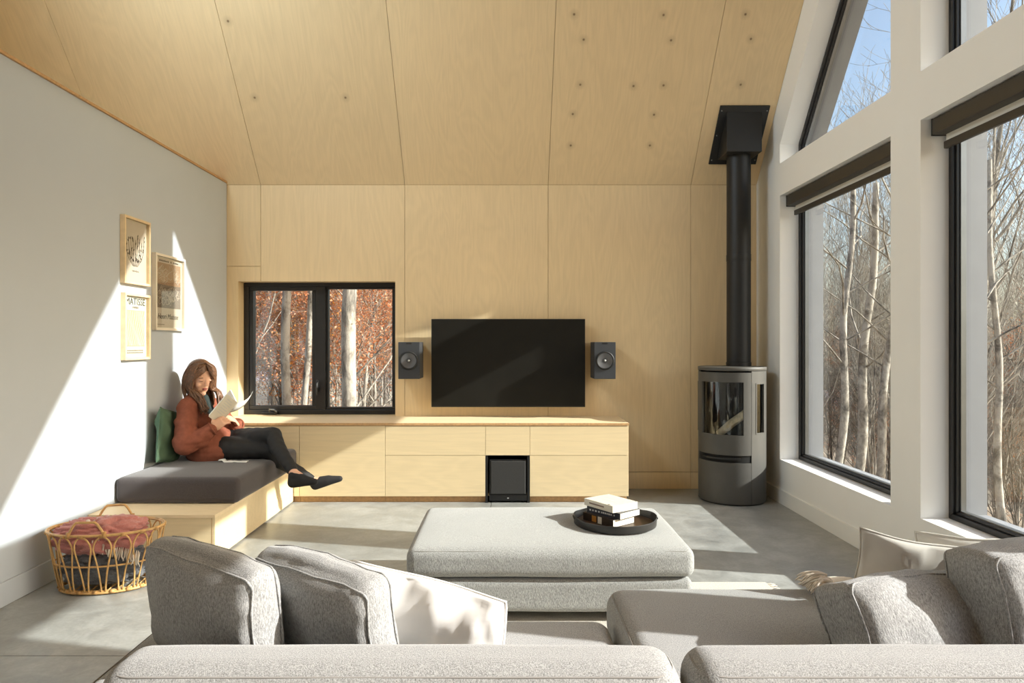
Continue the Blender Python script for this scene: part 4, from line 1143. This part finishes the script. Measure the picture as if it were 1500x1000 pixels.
g.make('cover_print', 'ink_lt', c1)
# green pillow behind her back
u = V((.25, -1, 0)).normalized()
gp = thing('green_pillow', 'green velvet pillow wedged behind the woman against the left wall', 'pillow', (-2.305, 4.69, .60))
gm = axes_matrix((-2.305, 4.69, .60), V((.12, -.97, .2)).normalized(), V((.02, .2, .98)).normalized(), V((1, 0, 0)))
gp.rotation_euler = gm.to_euler()
pillow(.40, .36, .10, 5, .05, wr=.014).make('pillow_cover', 'green', gp, smooth=True, merge=True)
pillow_edge(.40, .36, .05, .004, 5).make('edge_seam', 'green', gp, smooth=True)
wc = thing('white_cloth', 'small folded white cloth on the seat cushion under her thigh', 'cloth', (-1.86, 4.655, SEAT+.004))
g = G(); vs = []; fs = []
for i in range(15):
    for j in range(4):
        x = -.09+.19*i/14; vs.append((x, -.018+.05*j/3, .004+.012*abs(mnoise.noise(V((x*22, j*.3, 3))))+(.012 if i < 3 else 0)))
for i in range(14):
    for j in range(3): fs.append((i*4+j, (i+1)*4+j, (i+1)*4+j+1, i*4+j+1))
o = g.add(vs, fs).make('fold', 'cotton', wc, smooth=True); sol = o.modifiers.new('thickness', 'SOLIDIFY'); sol.thickness = .004

# ------------------------------------------------------------------ outside: ground, hills, woods
def gz(x, y):
    s_ = max(0, x-2.5); z = -.35-.30*min(s_, 26)-.05*max(0, s_-26) + .25*mnoise.noise(V((x*.08, y*.08, 0)))
    if x < 0: z -= .045*max(0, y-8)
    return max(z, -30)
g = G(); n = 60; vs = []; fs = []
xs = [-90+190*(i/n) for i in range(n+1)]; ys = [6.3+114*(i/n)**1.6 for i in range(n+1)]
for x in xs:
    for y in ys: vs.append((x, y, gz(x, y)))
for i in range(n):
    for j in range(n): fs.append((i*(n+1)+j, (i+1)*(n+1)+j, (i+1)*(n+1)+j+1, i*(n+1)+j+1))
g.add(vs, fs)
o2 = len(g.v); vs = []; fs = []
xs2 = [2.6+97*(i/30)**1.5 for i in range(31)]; ys2 = [-40+46.3*i/20 for i in range(21)]
for x in xs2:
    for y in ys2: vs.append((x, y, gz(x, y)))
for i in range(30):
    for j in range(20): fs.append((i*21+j, (i+1)*21+j, (i+1)*21+j+1, i*21+j+1))
g.add(vs, fs)
struct(g.make('ground', 'litter', smooth=True), 'leaf-covered forest ground outside the windows')
g = G(); vs = []; fs = []; n = 90
for i in range(n+1):
    x = -200+900*i/n
    for j in range(9):
        t_ = j/8; y = 130+330*t_
        z = -60 + 36*t_ + 7*mnoise.noise(V((x*.006, 1.3, 0))) + t_*14*mnoise.noise(V((x*.004+3, t_*2, 5)))
        vs.append((x, y, z if j else -70))
for i in range(n):
    for j in range(8): fs.append((i*9+j, (i+1)*9+j, (i+1)*9+j+1, i*9+j+1))
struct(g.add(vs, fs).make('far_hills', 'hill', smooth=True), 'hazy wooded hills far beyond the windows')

def tree(seed, H, r0, levels=4, lean=(0, 0), low=.3, spread=1.0, nb=(12, 6, 5, 3), leaves=0, leafsize=.07, leaflow=0, fork=0):
    rnd = random.Random(seed); g = G(); tips = []
    sides = [9, 6, 4, 3, 3]; segs = [12, 6, 4, 3, 3]
    def grow(p, d, ln, r, lv):
        pts = [V(p)]; rad = [r]; k = segs[lv]
        for i in range(k):
            j = .05 if lv == 0 else .22
            d = (d+V((rnd.uniform(-j, j), rnd.uniform(-j, j), rnd.uniform(-j, j)*.6+(.07 if lv else .02)))).normalized()
            p = p+d*(ln/k); pts.append(V(p)); rad.append(max(.003, r*(1-.88*((i+1)/k)**(.9 if lv else 1.1))))
        g.tube(pts, rad, sides[lv], caps=False)
        if lv >= 2: tips.extend(pts[1:])
        if lv+1 < levels:
            c = nb[lv]+rnd.randint(-1, 1)
            for i in range(c):
                t_ = low+(1-low)*((i+rnd.random())/c) if lv == 0 else .25+.75*((i+rnd.random())/c)
                q = min(k-1, int(t_*k)); b_ = pts[q].lerp(pts[q+1], t_*k-q); rr = rad[q]
                az = rnd.uniform(0, 2*pi); t = (pts[q+1]-pts[q]).normalized(); a_ = t.orthogonal().normalized()
                a_ = Matrix.Rotation(az, 3, t) @ a_
                an = rnd.uniform(.45, .95)*spread
                grow(b_, (t*cos(an)+a_*sin(an)+V((0, 0, .12))).normalized(), ln*(rnd.uniform(.28, .48) if lv == 0 else rnd.uniform(.4, .65))*(1.15-.45*t_), max(.004, rr*rnd.uniform(.38, .6)), lv+1)
    d0 = V((lean[0], lean[1], 1)).normalized()
    grow(V((0, 0, -.3)), d0, H, r0, 0)
    if fork:
        for q in range(fork):
            grow(V((rnd.uniform(-.1, .1), rnd.uniform(-.1, .1), -.2)), (d0+V((rnd.uniform(-.3, .3), rnd.uniform(-.3, .3), 0))).normalized(), H*rnd.uniform(.7, .95), r0*rnd.uniform(.6, .85), 0)
    lf = None
    if leaves:
        lf = G(); ok = [p for p in tips if p.z > leaflow]
        for i in range(leaves):
            p = rnd.choice(ok)+V((rnd.gauss(0, .09), rnd.gauss(0, .09), rnd.gauss(0, .07)-.03)); s_ = leafsize*rnd.uniform(.6, 1.2)
            a_ = V((rnd.uniform(-1, 1), rnd.uniform(-1, 1), rnd.uniform(-1, .4))).normalized(); b_ = a_.orthogonal().normalized(); b_ = Matrix.Rotation(rnd.uniform(0, 6.3), 3, a_) @ b_
            n_ = a_.cross(b_)
            lf.add([p, p+a_*s_*.5+b_*s_*.3+n_*s_*.08, p+a_*s_, p+a_*s_*.5-b_*s_*.3+n_*s_*.08], [(0, 1, 2), (0, 2, 3)])
    return g, lf
protoB = [tree(s_, H, r_, 4, (lx, ly), lo, sp_, nb, fork=fk)[0].make('bare_tree', m_, smooth=True) for s_, H, r_, lx, ly, lo, sp_, nb, m_, fk in (
    (1, 8.5, .062, .10, .0, .2, .8, (14, 7, 5), 'bark', 0), (2, 7, .05, -.08, .05, .15, .9, (14, 7, 5), 'bark_pale', 1),
    (3, 9.5, .075, .03, -.04, .25, .75, (15, 7, 5), 'bark', 0), (4, 5, .032, .1, .0, .08, 1.0, (13, 7, 5), 'bark_dark', 2),
    (5, 8, .055, -.03, .03, .2, .75, (15, 7, 5), 'bark_pale', 0))]
protoL = []
for s_, H, r_, lo, nl, lm in ((21, 6.0, .05, .06, 2600, 'leaf'), (22, 4.5, .04, .05, 2200, 'leaf'), (23, 7.5, .07, .1, 3000, 'leaf'), (24, 5.0, .045, .05, 2200, 'leaf2')):
    g, lf = tree(s_, H, r_, 4, (0, 0), lo, 1.15, (13, 6, 4), int(nl*2.4), .06)
    protoL.append((g.make('trunk', 'bark', smooth=True), lf.make('leaves', lm)))
rnd = random.Random(77)
usedB = [False]*5
def bare(i, x, y, s_, label, grp, rz=None):
    if usedB[i]: o = protoB[i].copy(); col.objects.link(o)
    else: o = protoB[i]; usedB[i] = True
    o.location = (x, y, gz(x, y)); o.scale = (s_, s_, s_*rnd.uniform(.9, 1.15)); o.rotation_euler = (0, 0, rnd.uniform(0, 6.3) if rz is None else rz)
    tag(o, label, 'tree', grp); return o
usedL = [False]*4
def leafy(i, x, y, s_, label, grp):
    t = thing('beech_sapling', label, 'tree', (x, y, gz(x, y)), (0, 0, rnd.uniform(0, 6.3)), grp)
    for o in protoL[i]:
        q = o.copy() if usedL[i] else o
        if usedL[i]: col.objects.link(q)
        q.parent = t; q.scale = (s_, s_, s_)
        if q.name.startswith('leaves'): q['kind'] = 'stuff'
    usedL[i] = True
cnt = 0
for k in range(600):
    y = 11+30*rnd.random()**1.15; q = rnd.uniform(.41, .82); x = q*y+rnd.uniform(-.4, .4)
    i_ = rnd.randrange(5); far = y > 24
    if q < .60: lab, grp = 'seen through the tall window beside the stove', 'the tall window beside the stove'
    else: lab, grp = 'seen through the tall window at the right edge', 'the tall window at the right edge'
    bare(i_, x, y, rnd.uniform(.8, 1.12)*(.95 if far else 1), ('leafless thin grey tree far off, ' if far else 'leafless grey tree near the house, ')+lab, ('far ' if far else 'near ')+'bare trees outside '+grp); cnt += 1
    if cnt >= 54: break
SP = []
for k in range(34):
    y = 10+16*rnd.random(); q = rnd.uniform(.42, .80)
    o = bare(rnd.choice((1, 3, 3, 4)), q*y, y, rnd.uniform(.42, .62), 'small leafless undergrowth tree on the slope outside the right-hand windows', 'undergrowth outside the right-hand windows')
BL, BG = 'copper-leaved beech sapling in the woods outside the back window', 'leafy saplings beyond the back window'
for k in range(32):
    y = 11.5+26*rnd.random()**1.2; q = rnd.uniform(-.44, -.13); x = q*y
    leafy(rnd.randrange(4), x, y, rnd.uniform(.8, 1.25), BL, BG)
for k in range(12):
    y = 9.9+5*rnd.random(); q = rnd.uniform(-.42, -.13); x = q*y
    leafy(rnd.randrange(4), x, y, rnd.uniform(.42, .62), 'low copper-leaved sapling close behind the back window', 'low saplings close behind the back window')
BL2, BG2 = 'bare slender trunk in the woods outside the back window', 'bare trunks beyond the back window'
for k in range(22):
    y = 13+26*rnd.random(); q = rnd.uniform(-.43, -.13); x = q*y
    bare(rnd.randrange(5), x, y, rnd.uniform(.7, 1.0), BL2, BG2)
for k in range(7):
    y = 13+14*rnd.random(); x = rnd.uniform(.48, .8)*y
    leafy(rnd.randrange(3), x, y, rnd.uniform(.5, .75), 'small copper-leaved sapling among the bare trees outside the right windows', 'leafy saplings beyond the right-hand windows')
def trunk(label, px, y, r_, lean, seed, zs=1):
    rr = random.Random(seed); x = (px-740)*y/1000; pts = []
    for i in range(15):
        pts.append(V((lean*i*.55+.05*sin(i*.8+seed), .04*cos(i*.7+seed), -.3+i*.6)))
    t = thing('mature_tree', label, 'tree', (x, y, gz(x, y))); t.scale = (1, 1, zs)
    G().tube(pts, [r_*(1.35 if i == 0 else 1.08-.035*i)*(1+.05*sin(i*2.1)) for i in range(15)], 16, caps=False).make('trunk', 'bark_pale', t, smooth=True)
    g = G()
    for i in range(7):
        p = pts[6+i]; a_ = rr.uniform(0, 6.3); d = V((cos(a_), sin(a_)*.5, .95)); q = [V(p)]
        for k in range(6): d = (d+V((rr.uniform(-.2, .2), rr.uniform(-.2, .2), rr.uniform(-.1, .2)))).normalized(); q.append(q[-1]+d*.45)
        g.tube(q, [.017*(1-k/7.5) for k in range(7)], 6, caps=False)
    g.make('branches', 'bark', t, smooth=True)
trunk('thick mottled beech trunk in the right pane of the back window', 503, 9.2, .10, .055, 1)
trunk('grey forked trunk in the left pane of the back window', 424, 9.4, .062, -.004, 2)
trunk('grey trunk close to the middle bar of the back window', 447, 9.7, .046, .012, 4)
trunk('pale curved trunk through the window beside the stove, leftmost of three', 1226, 9.6, .055, .03, 5, .56)
trunk('grey upright trunk through the window beside the stove, middle of three', 1252, 10.2, .07, .045, 6, .58)
trunk('pale leaning trunk through the window beside the stove, rightmost of three', 1278, 9.8, .06, .07, 7, .6)
trunk('pale slender trunk through the right-edge window, left one of the pair', 1434, 9.0, .04, .0, 8, .66)
trunk('pale slender trunk through the right-edge window, right one of the pair', 1472, 9.4, .05, -.03, 9, .66)
